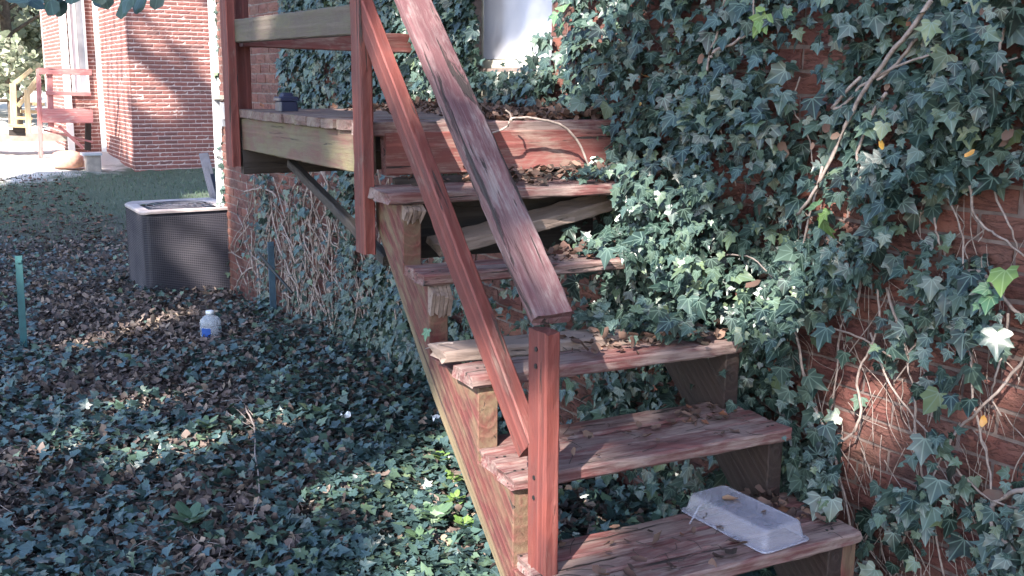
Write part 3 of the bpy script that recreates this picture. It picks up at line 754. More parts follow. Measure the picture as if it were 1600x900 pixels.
o = link('foliage', leaves_mesh('fol2', IT, P, X, Y, Z, S), M['ivy'], ivy); o['kind'] = 'stuff'; o['label'] = 'ivy spilling over the right ends of the treads'
tp_ = np.array([(nr.uniform(.36, .84)**.8, RUN+nr.uniform(.04, .21), RISE+.035+.05*nr.random()) for _ in range(95)]+[(nr.uniform(.55, .86), 2*RUN+nr.uniform(.06, .22), 2*RISE+.01+.05*nr.random()) for _ in range(75)]+[(nr.uniform(.62, .86), 3*RUN+nr.uniform(.0, .2), 3*RISE+.01+.05*nr.random()) for _ in range(45)])
X, Y, Z = orient(np.array([-.35, -.35, .9])+nr.normal(0, .4, (len(tp_), 3)), np.array([-.5, -.6, -.3])+nr.normal(0, .7, (len(tp_), 3)))
o = link('foliage', leaves_mesh('fol6', IT, tp_, X, Y, Z, nr.uniform(.028, .048, len(tp_))), M['ivy'], ivy); o['kind'] = 'stuff'; o['label'] = 'ivy runners lying over the boards of the upper treads'
hang = np.array([(x, y, .235) for x, y in ((1283, 775), (1290, 792), (1296, 806), (1290, 822), (1293, 838), (1300, 852), (1287, 862), (1305, 868), (1278, 800), (1300, 780))])
P, X, Y, Z, S = wall_leaves(hang, .036, .05); leaf_objects('leaf', IT, 'ivy_leaf', M['ivy'], P, X, Y, Z, S, ivy)

# bare vine stems traced on the wall
stems = [
 ([(1235, 492), (1246, 530), (1262, 610), (1284, 660), (1300, 700), (1315, 760), (1325, 800), (1328, 850), (1318, 900)], .0045, .07),
 ([(1190, 630), (1225, 650), (1250, 670), (1290, 692), (1330, 680), (1345, 640), (1338, 590), (1360, 545), (1372, 500), (1372, 440)], .0045, .06),
 ([(1345, 420), (1340, 470), (1318, 500), (1310, 540), (1306, 590), (1296, 650)], .0035, .04),
 ([(1240, 500), (1300, 512), (1350, 530), (1400, 560), (1430, 540), (1438, 525)], .0035, .05),
 ([(1385, 450), (1396, 490), (1410, 530), (1425, 600), (1432, 680), (1440, 740), (1455, 800), (1475, 900)], .0040, .05),
 ([(1500, 430), (1500, 480), (1515, 540), (1520, 620), (1535, 690), (1550, 760), (1548, 880)], .0038, .06),
 ([(1500, 430), (1530, 425), (1560, 455), (1590, 490), (1620, 500)], .0060, .06),
 ([(1620, 530), (1570, 600), (1530, 640), (1490, 680), (1485, 720), (1520, 760), (1560, 785), (1620, 800)], .0040, .06),
 ([(1620, 762), (1590, 768), (1555, 785), (1550, 820), (1575, 850), (1600, 880)], .0070, .07),
 ([(1345, 120), (1300, 170), (1330, 155), (1345, 135), (1400, 105), (1460, 82)], .0045, .10),
 ([(1455, 0), (1420, 50), (1380, 100), (1345, 150), (1320, 200), (1290, 265), (1262, 315), (1245, 335)], .0060, .11),
 ([(1520, 0), (1490, 30), (1440, 55), (1400, 100), (1370, 125)], .0055, .10),
 ([(1385, 145), (1365, 175), (1345, 220), (1340, 255), (1350, 300), (1358, 340)], .0045, .09),
 ([(1572, 10), (1570, 40), (1562, 80), (1566, 120)], .0040, .10),
 ([(1110, 90), (1120, 78), (1150, 65), (1172, 50), (1178, 40)], .0050, .12),
 ([(1178, -10), (1177, 20), (1178, 48)], .0030, .12),
 ([(1105, 110), (1108, 88), (1118, 60), (1128, 20), (1135, -20)], .0040, .09),
 ([(1022, 272), (1050, 258), (1080, 248), (1107, 240)], .0045, .13),
 ([(1115, 150), (1125, 200), (1140, 250), (1150, 290)], .0030, .06),
 ([(1285, 260), (1270, 320), (1255, 380), (1240, 430), (1225, 480), (1228, 520)], .0035, .09),
 ([(1480, 310), (1500, 350), (1505, 380), (1505, 420)], .0030, .06), ([(1515, 290), (1520, 330), (1545, 360), (1565, 372), (1600, 400)], .0035, .07),
 ([(1555, 300), (1575, 350), (1590, 390)], .0028, .06), ([(1460, 340), (1465, 370), (1475, 395), (1487, 440)], .0028, .05),
 ([(1400, 480), (1408, 510), (1420, 560), (1395, 600)], .0026, .04), ([(1435, 500), (1440, 540), (1438, 590)], .0026, .04),
 ([(1575, 490), (1570, 540), (1555, 590), (1550, 620), (1565, 650)], .0032, .05), ([(1360, 520), (1385, 590), (1420, 640), (1465, 700), (1500, 770), (1530, 830)], .0030, .05),
 ([(1410, 850), (1425, 800), (1450, 760), (1478, 700), (1500, 660)], .0030, .05), ([(1330, 900), (1350, 850), (1370, 800), (1360, 740), (1345, 700)], .0028, .04),
 ([(1250, 120), (1240, 170), (1262, 210), (1270, 260)], .0026, .05), ([(1440, 120), (1450, 160), (1470, 200), (1500, 225)], .0028, .06),
 ([(1120, 400), (1150, 398), (1185, 410), (1210, 440)], .0028, .12), ([(1480, 180), (1500, 150), (1540, 110), (1590, 90)], .0030, .08)]
for pts, r_, off in stems:
    pts3 = [onW(x, y, off+nr.uniform(-.012, .012)) for x, y in pts]
    tube('vine_stem', pts3, [r_*1.1, r_*.9, r_*.7], M['stem'], ivy, k=5, sub=4, wob=.0015)
mb = MB()
for _ in range(200):
    x = nr.uniform(1180, 1620); y = 900-640*nr.random()**1.3; L = nr.uniform(50, 190); a = nr.normal(1.52, .30); w1 = nr.uniform(3, 11); w2 = nr.uniform(0, 6)
    pts3 = [onW(x+math.cos(a)*L*t+w1*math.sin(w2+t*5.5), y+math.sin(a)*L*t, .014+.030*nr.random()) for t in (0, .2, .4, .6, .8, 1)]
    mb.tube(smooth_path(pts3, 3), nr.uniform(.0007, .0019), 4)
o = mb.obj('fine_stems', M['stem'], ivy, True); o['kind'] = 'stuff'

# ivy columns and bare stems on the wall behind and under the deck
iv2 = thing('climbing_ivy', H(-.05, 4, -.75), 'patchy ivy with tangled bare stems on the brick wall behind and under the deck', 'ivy')
def dens2(px, py):
    d = np.zeros(len(px)); up = py < 172
    d = np.where(up & (px > 437) & (px < 740), .72, d)
    d = np.where(up & (px > 505) & (px < 530) & (py > 60), .35, d)
    d = np.where(up & (px > 560) & (px < 740) & (py > 120), .45, d)
    d = np.where(up & (px > 690) & (px < 742), .9, d)
    lo = py >= 172
    colm = np.exp(-((px-412)/9)**2)*.55+np.exp(-((px-468)/10)**2)*.25+np.exp(-((px-540)/12)**2)*.55+np.exp(-((px-600)/26)**2)*.8*(py > 400)+.05
    colm = colm+np.clip((py-455)/90, 0, 1)*.55*(px > 470)
    return np.where(lo & (px > 372), np.clip(colm, 0, 1)*.8, d)
c2 = pick_wall(42000, 372, 742, -120, 600, lambda x, y: .015+nr.random()*.07, dens2)
P, X, Y, Z, S = wall_leaves(c2, .026, .050)
o = link('foliage', leaves_mesh('fol3', IT, P, X, Y, Z, S), M['ivy'], iv2); o['kind'] = 'stuff'
print('far wall leaves', len(P))
mb = MB()
for i in range(230):
    x = nr.choice([395, 430, 455, 465, 480, 500, 520, 550, 600, 620]) + nr.normal(0, 12); y = nr.uniform(262, 500)
    pts3 = []; xx = x
    for t in range(5): pts3.append(onW(xx, y+t*nr.uniform(18, 34), .02+nr.random()*.05)); xx += nr.normal(2, 9)
    mb.tube(smooth_path(pts3, 3), nr.uniform(.002, .0065), 5)
o = mb.obj('tangled_stems', M['stem'], iv2, True); o['kind'] = 'stuff'
for pts, r_ in (([(382, 300), (400, 295), (425, 300), (432, 320), (425, 360), (418, 400), (405, 430)], .012), ([(500, 265), (512, 290), (508, 320), (515, 360), (510, 410)], .012), ([(440, 350), (455, 380), (470, 400), (480, 430)], .008),
                ([(395, 418), (378, 430), (368, 450), (362, 470)], .014), ([(430, 372), (450, 420), (470, 470), (455, 500), (445, 515)], .012), ([(395, 400), (420, 425), (400, 440)], .009), ([(600, 395), (560, 385), (530, 405), (505, 440)], .008)):
    tube('vine_stem', [onW(x, y, .06) for x, y in pts], [r_*.6, r_*.5, r_*.35], M['stem'], iv2, k=6, sub=4, wob=.003)
# ivy up the downspout
n = 420; zz = nr.uniform(-.7, 1.6, n); P = np.array([dsx + np.array([0, 0, z])+NW*(nr.normal(.05, .035))-TW*abs(nr.normal(.05, .03)) for z in zz])
nh = np.tile(-TW, (n, 1))-NW*.5+nr.normal(0, .4, (n, 3))+np.array([0, 0, .4]); X, Y, Z = orient(nh, np.array([0, 0, -1.])+nr.normal(0, .4, (n, 3)))
o = link('foliage', leaves_mesh('fol4', IT, P, X, Y, Z, nr.uniform(.035, .06, n)), M['ivy'], iv2); o['kind'] = 'stuff'
# ivy behind the open treads, carried higher up the wall to darken the gaps
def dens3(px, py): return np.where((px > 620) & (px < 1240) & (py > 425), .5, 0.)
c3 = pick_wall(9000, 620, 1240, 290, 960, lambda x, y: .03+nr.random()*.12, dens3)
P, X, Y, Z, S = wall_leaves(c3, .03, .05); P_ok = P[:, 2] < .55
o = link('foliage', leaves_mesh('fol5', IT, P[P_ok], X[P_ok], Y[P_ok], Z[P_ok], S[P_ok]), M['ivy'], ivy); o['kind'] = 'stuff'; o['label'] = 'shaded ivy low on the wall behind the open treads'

# ------------------------------------------------------------ ground cover
def ground_points(n, x0=-160, x1=1300, y0=275, y1=1040):
    out = []
    while len(out) < n:
        m = 4000; px = nr.uniform(x0, x1, m); py = nr.uniform(y0, y1, m)
        for x, y in zip(px, py):
            if nr.random() > (0.35+0.65*(1-(y-y0)/(y1-y0))): continue
            P = on_ground(x, y)
            if P[1] > 16 or (P-W0)@NW > -.03: continue
            out.append((P[0], P[1], P[2], x, y))
            if len(out) >= n: break
    return np.array(out)
gp = ground_points(40000)
patch = np.sin(gp[:, 0]*5.1+1.7*np.sin(gp[:, 1]*2.3))+np.sin(gp[:, 1]*3.7+gp[:, 0]*2.1)+.6*np.sin(gp[:, 0]*13+gp[:, 1]*11)
bias = np.where(gp[:, 3] > 400, .8, -.75) + np.where(gp[:, 4] < 400, -1.2, 0)+np.where((gp[:, 4] > 470) & (gp[:, 4] < 560) & (gp[:, 3] > 60) & (gp[:, 3] < 340), -1.6, 0)
iv = .75*patch+bias+nr.normal(0, 1.5, len(gp)) > -.1
far_f = gp[:, 1] > 9.5
def lay(P, T, lo, hi, lift, flat=.35, name='x', mat=None, tilt=.45):
    n = len(P); Q = P[:, :3].copy(); Q[:, 2] += nr.uniform(lift[0], lift[1], n)
    nh = np.array([0, 0, 1.])+nr.normal(0, tilt, (n, 3)); X, Y, Z = orient(nh, nr.normal(0, 1, (n, 3))+np.array([-.2, -.5, -.2]))
    return leaves_mesh(name, T, Q, X, Y, Z, nr.uniform(lo, hi, n))
giv = gp[iv & ~far_f]; n = len(giv)
near = np.argsort((giv[:, 1]+2)**2+(giv[:, 0]+1)**2)
gthing = thing('ground_ivy', (0, 3, -.6), 'low ivy ground cover spreading over the garden left of the stairs', 'ivy')
sel = near[:300]; Q = giv[sel]; nh = np.array([0, 0, 1.])+nr.normal(0, .4, (300, 3)); X, Y, Z = orient(nh, nr.normal(0, 1, (300, 3))+np.array([-.2, -.5, -.2]))
PQ = Q[:, :3]+np.array([0, 0, .05]); leaf_objects('leaf', IT, 'ground_leaf', M['givy'], PQ, X, Y, Z, nr.uniform(.026, .050, 300), gthing)
o = link('foliage', lay(giv[near[300:]], IT, .024, .052, (.012, .085), name='gi', mat=None), M['givy'], gthing); o['kind'] = 'stuff'
gd = gp[~iv & ~far_f]; fd = gp[far_f]; fd = fd[nr.random(len(fd)) < .35]
extra = ground_points(13000); extra = extra[extra[:, 1] < 10]
dl = np.vstack([gd, extra])
tag(link('leaf_litter', lay(dl, DT, .024, .058, (.0, .045), name='ll', tilt=.75), M['deadlit']), 'brown fallen leaves scattered between the ivy on the ground', kind='stuff')
tag(link('fallen_leaves', lay(fd, DT, .04, .08, (.0, .02), name='fl', tilt=.3), M['dead']), 'scattered fallen leaves on the far grass strip', kind='stuff')
# grass blades on the far strip
n = 9000; gx = nr.uniform(-3.5, 2.6, n); gy = nr.uniform(9.0, 15.6, n); gzv = gz(gx, gy); h = nr.uniform(.02, .06, n); an = nr.uniform(0, 6.28, n)
b = np.column_stack([gx, gy, gzv]); sd = np.column_stack([np.cos(an), np.sin(an), np.zeros(n)])*.006
tp = b+np.column_stack([nr.normal(0, .015, n), nr.normal(0, .015, n), h]); V = np.stack([b-sd, b+sd, tp], 1).reshape(-1, 3)
M['grassb'] = leafmat('grass_blade', [(0, (.035, .06, .035)), (1, (.075, .11, .06))], vein_amt=0)
tag(link('grass', make_mesh('grass', V, np.arange(3*n).reshape(-1, 3), np.zeros((3*n, 2))), M['grassb']), 'short green grass strip before the neighbouring building', kind='stuff')
mb = MB()
for _ in range(120):
    x = nr.uniform(-60, 760); y = nr.uniform(500, 960); P_ = on_ground(x, y); a = nr.uniform(0, 6.28); pts_ = [P_+np.array([0, 0, .03])]
    for t in range(5):
        a += nr.normal(0, .45); q = pts_[-1]+np.array([math.cos(a), math.sin(a), 0])*nr.uniform(.04, .09); q[2] = float(gz(q[0], q[1]))+.03+.03*nr.random(); pts_.append(q)
    if all((p_-W0)@NW < -.05 for p_ in pts_): mb.tube(smooth_path(pts_, 3), nr.uniform(.001, .0022), 4)
tag(mb.obj('trailing_runners', M['stem'], None, True), 'thin trailing ivy runners and twigs lying over the ground cover', kind='stuff')
# rosette plants
def rosette(px, py, n, s, label, grp=None, mat='mid', T=LT, h=.05):
    P = on_ground(px, py); th = thing('rosette_plant', P, label, 'plant', grp)
    an = np.linspace(0, 6.28, n, endpoint=False)+nr.normal(0, .25, n); ring = nr.random(n)
    Y0 = np.column_stack([np.cos(an), np.sin(an), .5-.6*ring]); nh = np.column_stack([-np.cos(an)*.5, -np.sin(an)*.5, np.ones(n)])
    X, Y, Z = orient(nh, Y0); Q = P+np.array([0, 0, h])+Y*.01+np.column_stack([np.zeros(n), np.zeros(n), (1-ring)*.03])
    leaf_objects('leaf', T, 'ros_'+mat, M[mat], Q, X, Y, Z, nr.uniform(.8, 1.1, n)*s, th)
    tube('stem', [P-np.array([0, 0, .02]), P+np.array([0, 0, h])], .003, M['pale'], th, k=5, sub=0)
rosette(680, 838, 18, .062, 'broad-leaved green rosette plant low in the ivy beside the stringer foot')
rosette(655, 872, 15, .052, 'smaller rosette plant at the bottom edge below the broad-leaved one')
rosette(505, 668, 14, .05, 'lone rosette plant in the middle of the dark ivy left of the stairs')
rosette(690, 742, 16, .034, 'sunlit lime rosette close against the stringer', mat='lime')
rosette(725, 850, 16, .036, 'sunlit pale seedling cluster at the stringer bottom', mat='lime')
rosette(705, 775, 14, .036, 'pale green seedling tuft just above the stringer foot', mat='lime')
rosette(712, 812, 14, .034, 'small yellow-green tuft between the seedling tuft and the stringer foot', mat='lime')
rosette(325, 690, 12, .055, 'upright feathery green seedling left of the bare twig')
rosette(300, 845, 14, .07, 'spreading fern-like plant beside the yellow moss patch')
# moss patch
P0 = on_ground(245, 792); V = [P0+np.array([0, 0, .018])]; F = []
for i in range(20):
    a = i/20*6.28; V.append(P0+np.array([math.cos(a)*.14*(1+.25*math.sin(3*a)), math.sin(a)*.10*(1+.3*math.sin(5*a)), .004])); F.append((0, 1+i, 1+(i+1) % 20))
M['moss'] = simple('yellow_moss', (.10, .10, .018), .95, (.06, .065, .014), 60, 1.0)
tag(link('moss_patch', make_mesh('moss', V, F, smooth=True), M['moss']), 'yellow-green moss patch on the ground at lower left', 'moss')
# twigs on the ground
def twig(pts, r_, label, zoff=.05, branches=()):
    P = [on_ground(x, y)+np.array([0, 0, zoff]) for x, y in pts]; th = thing('fallen_twig', P[0], label, 'twig')
    tube('stem', P, [r_, r_*.8, r_*.5], M['stem'], th, k=5, sub=4, wob=.002)
    for b_ in branches: tube('side_twig', [on_ground(x, y)+np.array([0, 0, zoff]) for x, y in b_], r_*.4, M['stem'], th, k=4, sub=3, wob=.001)
twig([(385, 660), (398, 690), (400, 740), (407, 790), (395, 840)], .0045, 'pale forked bare twig lying upright in the picture over the ground ivy', .07, [[(398, 690), (380, 672), (362, 655)], [(398, 695), (375, 680), (355, 668)], [(396, 672), (372, 640)]])
twig([(0, 868), (40, 845), (75, 825)], .005, 'short thick twig at the lower left corner', .04)
twig([(75, 862), (110, 880), (140, 893)], .0035, 'thin twig right of the thick corner twig', .04)
twig([(455, 858), (468, 870), (475, 895)], .004, 'small dry twig at the bottom edge', .05)
# litter scraps
def scrap(px, py, label):
    P = on_ground(px, py)+np.array([0, 0, .09]); V = []; F = []
    for i in range(5):
        for j in range(4): V.append(P+np.array([(i-2)*.011, (j-1.5)*.011, .008*nr.normal()+.006*math.sin(i*2+j)]))
    for i in range(4):
        for j in range(3): a = i*4+j; F.append((a, a+4, a+5, a+1))
    tag(link('plastic_scrap', make_mesh('scrap', V, F), M['white']), label, 'litter')
scrap(540, 679, 'crumpled white plastic scrap in the ivy beside the rosette plant'); scrap(682, 682, 'tiny white scrap close to the stringer')

# ------------------------------------------------------------ leaf litter on deck and treads
def strew(name, label, pts, mat='dead', lo=.018, hi=.042, tilt=.55):
    pts = np.array(pts); n = len(pts); nh = np.array([0, 0, 1.])+nr.normal(0, tilt, (n, 3)); X, Y, Z = orient(nh, nr.normal(0, 1, (n, 3)))
    tag(link(name, leaves_mesh(name, DT, pts, X, Y, Z, nr.uniform(lo, hi, n)), M[mat]), label, kind='stuff')
pts = []
for _ in range(1500):
    u = .95-abs(nr.normal(0, .22)); v = nr.uniform(.0, 1.45)
    if u > .05: pts.append(D(u, v, ZD+.006+nr.random()*.03*min(1, max(0, (u-.5)*2))))
for _ in range(160): pts.append(D(nr.uniform(.35, .97), nr.uniform(.0, .1), ZD+.008))
strew('leaf_litter', 'brown dead leaves drifted along the wall on the deck', pts)
def on_tread(z, x0, x1, y0, y1, n, pile=.02, gx=None):
    return [(nr.uniform(x0, x1) if gx is None else gx+abs(nr.normal(0, .1))*-1, nr.uniform(y0, y1), z+.004+nr.random()*pile) for _ in range(n)]
strew('leaf_litter', 'dead leaves heaped on the right half of the top tread', on_tread(3*RISE, .34, .84, 3*RUN+.02, 3*RUN+.24, 190, .045)+on_tread(3*RISE, .1, .5, 3*RUN+.15, 3*RUN+.25, 20))
strew('leaf_litter', 'dead leaves on the right of the second tread under green ivy', on_tread(2*RISE, .42, .82, 2*RUN+.06, 2*RUN+.2, 70, .02))
strew('leaf_litter', 'dead leaves scattered over the boards of the middle tread', on_tread(RISE, .34, .84, RUN-.02, RUN+.2, 110, .03))
strew('leaf_litter', 'dry leaf crumbs on the wide fourth tread near the wall', on_tread(0, .62, .85, .14, .29, 45, .01)+on_tread(0, .2, .8, .03, .28, 22, .003), lo=.012, hi=.035, tilt=.4)
strew('leaf_litter', 'dead leaves piled on the lowest visible tread behind the plastic lid', on_tread(-.205, .66, .82, -.16, .05, 80, .02)+on_tread(-.205, .1, .6, -.24, .04, 26, .003), lo=.018, hi=.045, tilt=.5)
mb = MB()
for _ in range(70):
    z, y0, x0, x1 = ((0, 0, .1, .8), (-.205, -RUN, .1, .85), (RISE, RUN-.046, .3, .8))[rnd.randrange(3)]
    p = np.array([nr.uniform(x0, x1), y0+nr.uniform(.02, .28), z+.004]); a = nr.uniform(0, 6.28); L = nr.uniform(.02, .09)
    mb.tube(smooth_path([p, p+np.array([math.cos(a), math.sin(a), 0])*L/2+np.array([nr.normal(0, .006), nr.normal(0, .006), .003]), p+np.array([math.cos(a), math.sin(a), 0])*L], 3), .0009, 4)
tag(mb.obj('needle_litter', M['dark']), 'thin dark twig bits and needles scattered on the treads', kind='stuff')

# curved dead vine over the deck edge
vn = thing('dead_vine', onY(920, 270, .93), 'grey dead vine arching over the deck fascia board', 'vine')
pl_ = [(700, 232), (745, 215), (790, 200), (800, 185), (840, 186), (880, 198), (905, 225), (918, 255), (925, 275)]
tube('stem', [onY(x, y, .955-.02*math.sin(i*.8)) for i, (x, y) in enumerate(pl_[1:])], [.003, .0045, .004], M['stem'], vn, k=6, wob=.001)
tube('side_twig', [onY(x, y, .95) for x, y in ((800, 190), (797, 178), (790, 172))], .003, M['stem'], vn, k=5)

# ------------------------------------------------------------ things standing about
# translucent food lid on the lowest tread
zt = -.205+.001
A = onZ(1080, 794, zt); B = onZ(1176, 871, zt); Cc = onZ(1248, 848, zt)
ex = nrm(Cc-B); ey = nrm(A-B); ey = nrm(ey-(ey@ex)*ex); Lx = np.linalg.norm(Cc-B); Ly = np.linalg.norm(A-B); cen = (A+Cc)/2
lid = thing('food_container', cen, 'upturned frosted rectangular plastic food lid with a brown leaf on top', 'food container')
def rrect(hx, hy, r_, n=5):
    o = []
    for cx, cy, a0 in ((hx-r_, hy-r_, 0), (-hx+r_, hy-r_, 90), (-hx+r_, -hy+r_, 180), (hx-r_, -hy+r_, 270)):
        for i in range(n): a = math.radians(a0+90*i/(n-1)); o.append((cx+r_*math.cos(a), cy+r_*math.sin(a)))
    return o
HX, HY = Lx/2, Ly/2
rings = [(0, 0, .0), (0, 0, .004), (-.006, -.006, .006), (-.007, -.007, .012), (-.014, -.014, .046), (-.018, -.018, .051), (-.024, -.024, .0525), (-.026, -.026, .051)]
V = []; F = []; k = 20
for dx_, dy_, z in rings:
    for x, y in rrect(HX+dx_, HY+dy_, .016): V.append(cen+ex*x+ey*y+EZ*z)
for i in range(len(rings)-1):
    for j in range(k): a = i*k+j; b = i*k+(j+1) % k; F.append((a, b, b+k, a+k))
F.append(tuple(range(len(V)-k, len(V))))
o = link('shell', make_mesh('lid', V, F, smooth=False), M['lid'], lid); so_ = o.modifiers.new('thick', 'SOLIDIFY'); so_.thickness = .0016
V, F = [], []
mb = MB(); rr = rrect(HX+.002, HY+.002, .018); pts = [cen+ex*x+ey*y+EZ*.003 for x, y in rr]; pts.append(pts[0]); mb.tube(pts, .0026, 6); mb.obj('rim', M['lid'], lid, True)
def dead_leaf(P, s, n_, label, mat='dead', tilt=(0, 0, 1), t=None, nm='dead_leaf'):
    X, Y, Z = orient(np.array([tilt], float), np.array([[math.cos(n_), math.sin(n_), 0]])); Tm = oval_template(int(n_*10) % 7, 1.0)
    me = make_mesh('dl', Tm[0], Tm[1], Tm[2]); o = link(nm, me, M[mat], None, frame_matrix(P, X[0]*s, Y[0]*s, Z[0]*s)); tag(o, label, 'leaf'); return o
dead_leaf(onZ(1128, 783, zt+.054), .048, -.3, 'curled tan leaf resting on top of the plastic lid', 'tanleaf')
dead_leaf(onZ(1190, 803, zt+.054), .022, .5, 'tiny dark leaf shred on the plastic lid')
mb = MB(); p0, p1 = onZ(1078, 818, zt+.003), onZ(1103, 772, zt+.056); mb.tube([p0, (p0+p1)/2, p1], .0028, 6)
tag(mb.obj('drinking_straw', M['lid'], None, True), 'clear plastic straw piece leaning on the left side of the lid', 'straw')
dead_leaf(onY(1010, 884, -.26)*0+onZ(1012, 880, -.186), .045, 2.2, 'reddish brown leaf lying at the front of the lowest tread', 'yellow' if False else 'dead')
# single leaves noticed on the stringer
def one_leaf(P, s, nh, dn, label, mat='ivy'):
    X, Y, Z = orient(np.array([nh], float), np.array([dn], float)); me = make_mesh('ivyl', *IT[0]); tag(link('ivy_leaf', me, M[mat], None, frame_matrix(P, X[0]*s, Y[0]*s, Z[0]*s)), label, 'leaf')
one_leaf(onX(668, 515, .0), .035, (-1, -.3, .5), (.2, 0, -1), 'single pale ivy leaf on the stringer beside the split board', 'pale')
tube('tendril', [onX(665, 545, -.01), onX(690, 537, -.015), onX(708, 536, -.01)], .0018, M['stem'], ivy, k=5)

# dark box on the deck
bp = (onZ(437, 174, ZD+.002)+onZ(469, 174, ZD+.002))/2+TW*.04
bx = thing('plastic_box', bp, 'small dark blue plastic box with a shiny lid standing on the deck', 'box')
def rbox(name, c, hx, hy, z0, z1, r_, mat, parent, taper=1.0, bev=.004):
    V = []; F = []; n = 20
    for z, s in ((z0, 1), (z1-bev, taper), (z1, taper*(1-bev/hx))):
        for x, y in rrect(hx*s, hy*s, r_*s): V.append(c+NW*x+TW*y+EZ*z)
    for i in range(2):
        for j in range(n): a = i*n+j; b = i*n+(j+1) % n; F.append((a, b, b+n, a+n))
    F.append(tuple(reversed(range(n)))); F.append(tuple(range(2*n, 3*n))); return link(name, make_mesh(name, V, F), mat, parent)
rbox('body', bp, .038, .035, 0, .040, .008, M['navy'], bx, .95); rbox('lid', bp, .042, .038, .041, .056, .008, M['navy'], bx)
rbox('handle', bp, .028, .022, .057, .072, .012, M['navy'], bx, .8)
# water jug
jp = on_ground(330, 530); jp[2] += .01
jg = thing('water_jug', jp, 'clear plastic water jug with white cap standing in the ground ivy', 'bottle')
prof = [(.050, 0), (.062, .006), (.066, .02), (.066, .045), (.063, .05), (.066, .056), (.066, .075), (.063, .08), (.066, .086), (.066, .108), (.060, .122), (.045, .138), (.026, .148), (.022, .152), (.022, .160)]
lathe('body', prof, jp, M['jug'], jg); lathe('cap', [(.026, 0), (.026, .018), (.022, .021)], jp+EZ*.156, M['white'], jg)
V = []; F = []
for j in range(7):
    a = math.radians(205+j*9)
    for z in (.02, .075): V.append(jp+np.array([math.cos(a)*.0672, math.sin(a)*.0672, z]))
for j in range(6): F.append((2*j, 2*j+2, 2*j+3, 2*j+1))
M['label'] = simple('blue_label', (.03, .10, .38), .4); link('label', make_mesh('label', V, F, smooth=True), M['label'], jg)
# air conditioner
ay = 6.36; al = onY(221, 400, ay); ar = onY(367, 400, ay); az = -.81; awx = (ar-al)[0]/2
ac_c = (al+ar)/2; ac_c = np.array([ac_c[0], ay+awx, az-.03])
ac = thing('air_conditioner', ac_c, 'square outdoor air conditioner with dark wire guard and beige top', 'air conditioner')
rbox('coil_body', ac_c, awx*.97, awx*.97, 0.03, .72, .06, M['acbody'], ac)
rbox('base_pan', ac_c, awx*1.01, awx*1.01, -.02, .045, .06, M['acwire'], ac)
mb = MB(); rr = rrect(awx, awx, .065)
for i in range(46):
    z = .06+i*.0143; pts = [ac_c+NW*x+TW*y+EZ*(z+(.004*math.sin(x*22+i*.4) if i > 32 else 0)) for x, y in rr]; pts.append(pts[0])
    mb.tube(pts, .0022, 3)
for t in np.linspace(-1, 1, 44):
    for (a, b) in ((NW, -TW), (TW, -NW)):
        c = ac_c+a*(t*(awx-.03))+b*awx; mb.tube([c+EZ*.05, c+EZ*.71], .0018, 3)
o = mb.obj('wire_guard', M['acwire'], ac); o['kind'] = 'stuff'
V = []; F = []; n = 20
for z, s in ((.722, 1.03), (.738, 1.035), (.748, 1.0), (.748, .80), (.735, .76)):
    for x, y in rrect(awx*s, awx*s, .07): V.append(ac_c+NW*x+TW*y+EZ*(z+.014*math.sin(x*11+1)*math.cos(y*7)))
for i in range(4):
    for j in range(n): a = i*n+j; b = i*n+(j+1) % n; F.append((a, b, b+n, a+n))
link('top_cover', make_mesh('ac_top', V, F), M['accap'], ac)
lathe('fan_plate', [(.001, 0), (awx*.72, 0), (awx*.72, .004), (.001, .004)], ac_c+EZ*.728, M['acbody'], ac)
mb = MB()
for q in (.2, .38, .56, .72): mb.tube([ac_c+NW*awx*q*math.cos(a)+TW*awx*q*math.sin(a)+EZ*.752 for a in np.linspace(0, 6.2832, 25)], .003, 4)
for a in np.linspace(0, math.pi, 7)[:-1]: mb.tube([ac_c+(NW*math.cos(a)+TW*math.sin(a))*awx*s+EZ*.748 for s in (-.78, .78)], .003, 4)
mb.obj('fan_grille', M['acwire'], ac)
tube('hose', [onY(364, 378, 6.45), onY(362, 395, 6.42), onY(352, 408, 6.42), onY(342, 417, 6.5)], .013, M['pvc'], ac, k=8)
# utility box and conduit at the corner
ub = thing('utility_box', H(-.09, 6.3, .5), 'white electrical box mounted on the far house corner by the downspout', 'electrical box')
def pbox(name, px0, py0, px1, py1, v, depth, mat, parent, off=.0):
    a = on_plane((px0+px1)/2, (py0+py1)/2, H(0, v, 0), TW); s = F_PX/((a-CAM)@F_)
    m = MB(); m.box(a, NW*(px1-px0)/2/s/.93, TW*depth/2, EZ*(py1-py0)/2/s); return m.obj(name, mat, parent)
pbox('conduit_cover', 334.5, 154, 344, 201, 6.40, .05, M['grey'], ub); pbox('box', 346, 160, 358, 197, 6.3, .05, M['grey'], ub); pbox('box_top', 335, 149, 357, 155, 6.34, .06, M['whitedirty'], ub)
pbox('cover_plate', 348, 162, 356, 186, 6.262, .012, M['white'], ub)
# slate plank leaning behind the condenser
pk = thing('leaning_plank', onY(334, 322, 9.6), 'grey-blue plank leaning behind the air conditioner', 'plank')
board('plank', onY(345, 345, 9.2), onY(318, 240, 9.6), .10, .03, M['slate'], pk, (0, -1, 0)); board('batten', onY(336, 315, 9.15), onY(322, 262, 9.4), .05, .02, M['slate'], pk, (0, -1, 0))
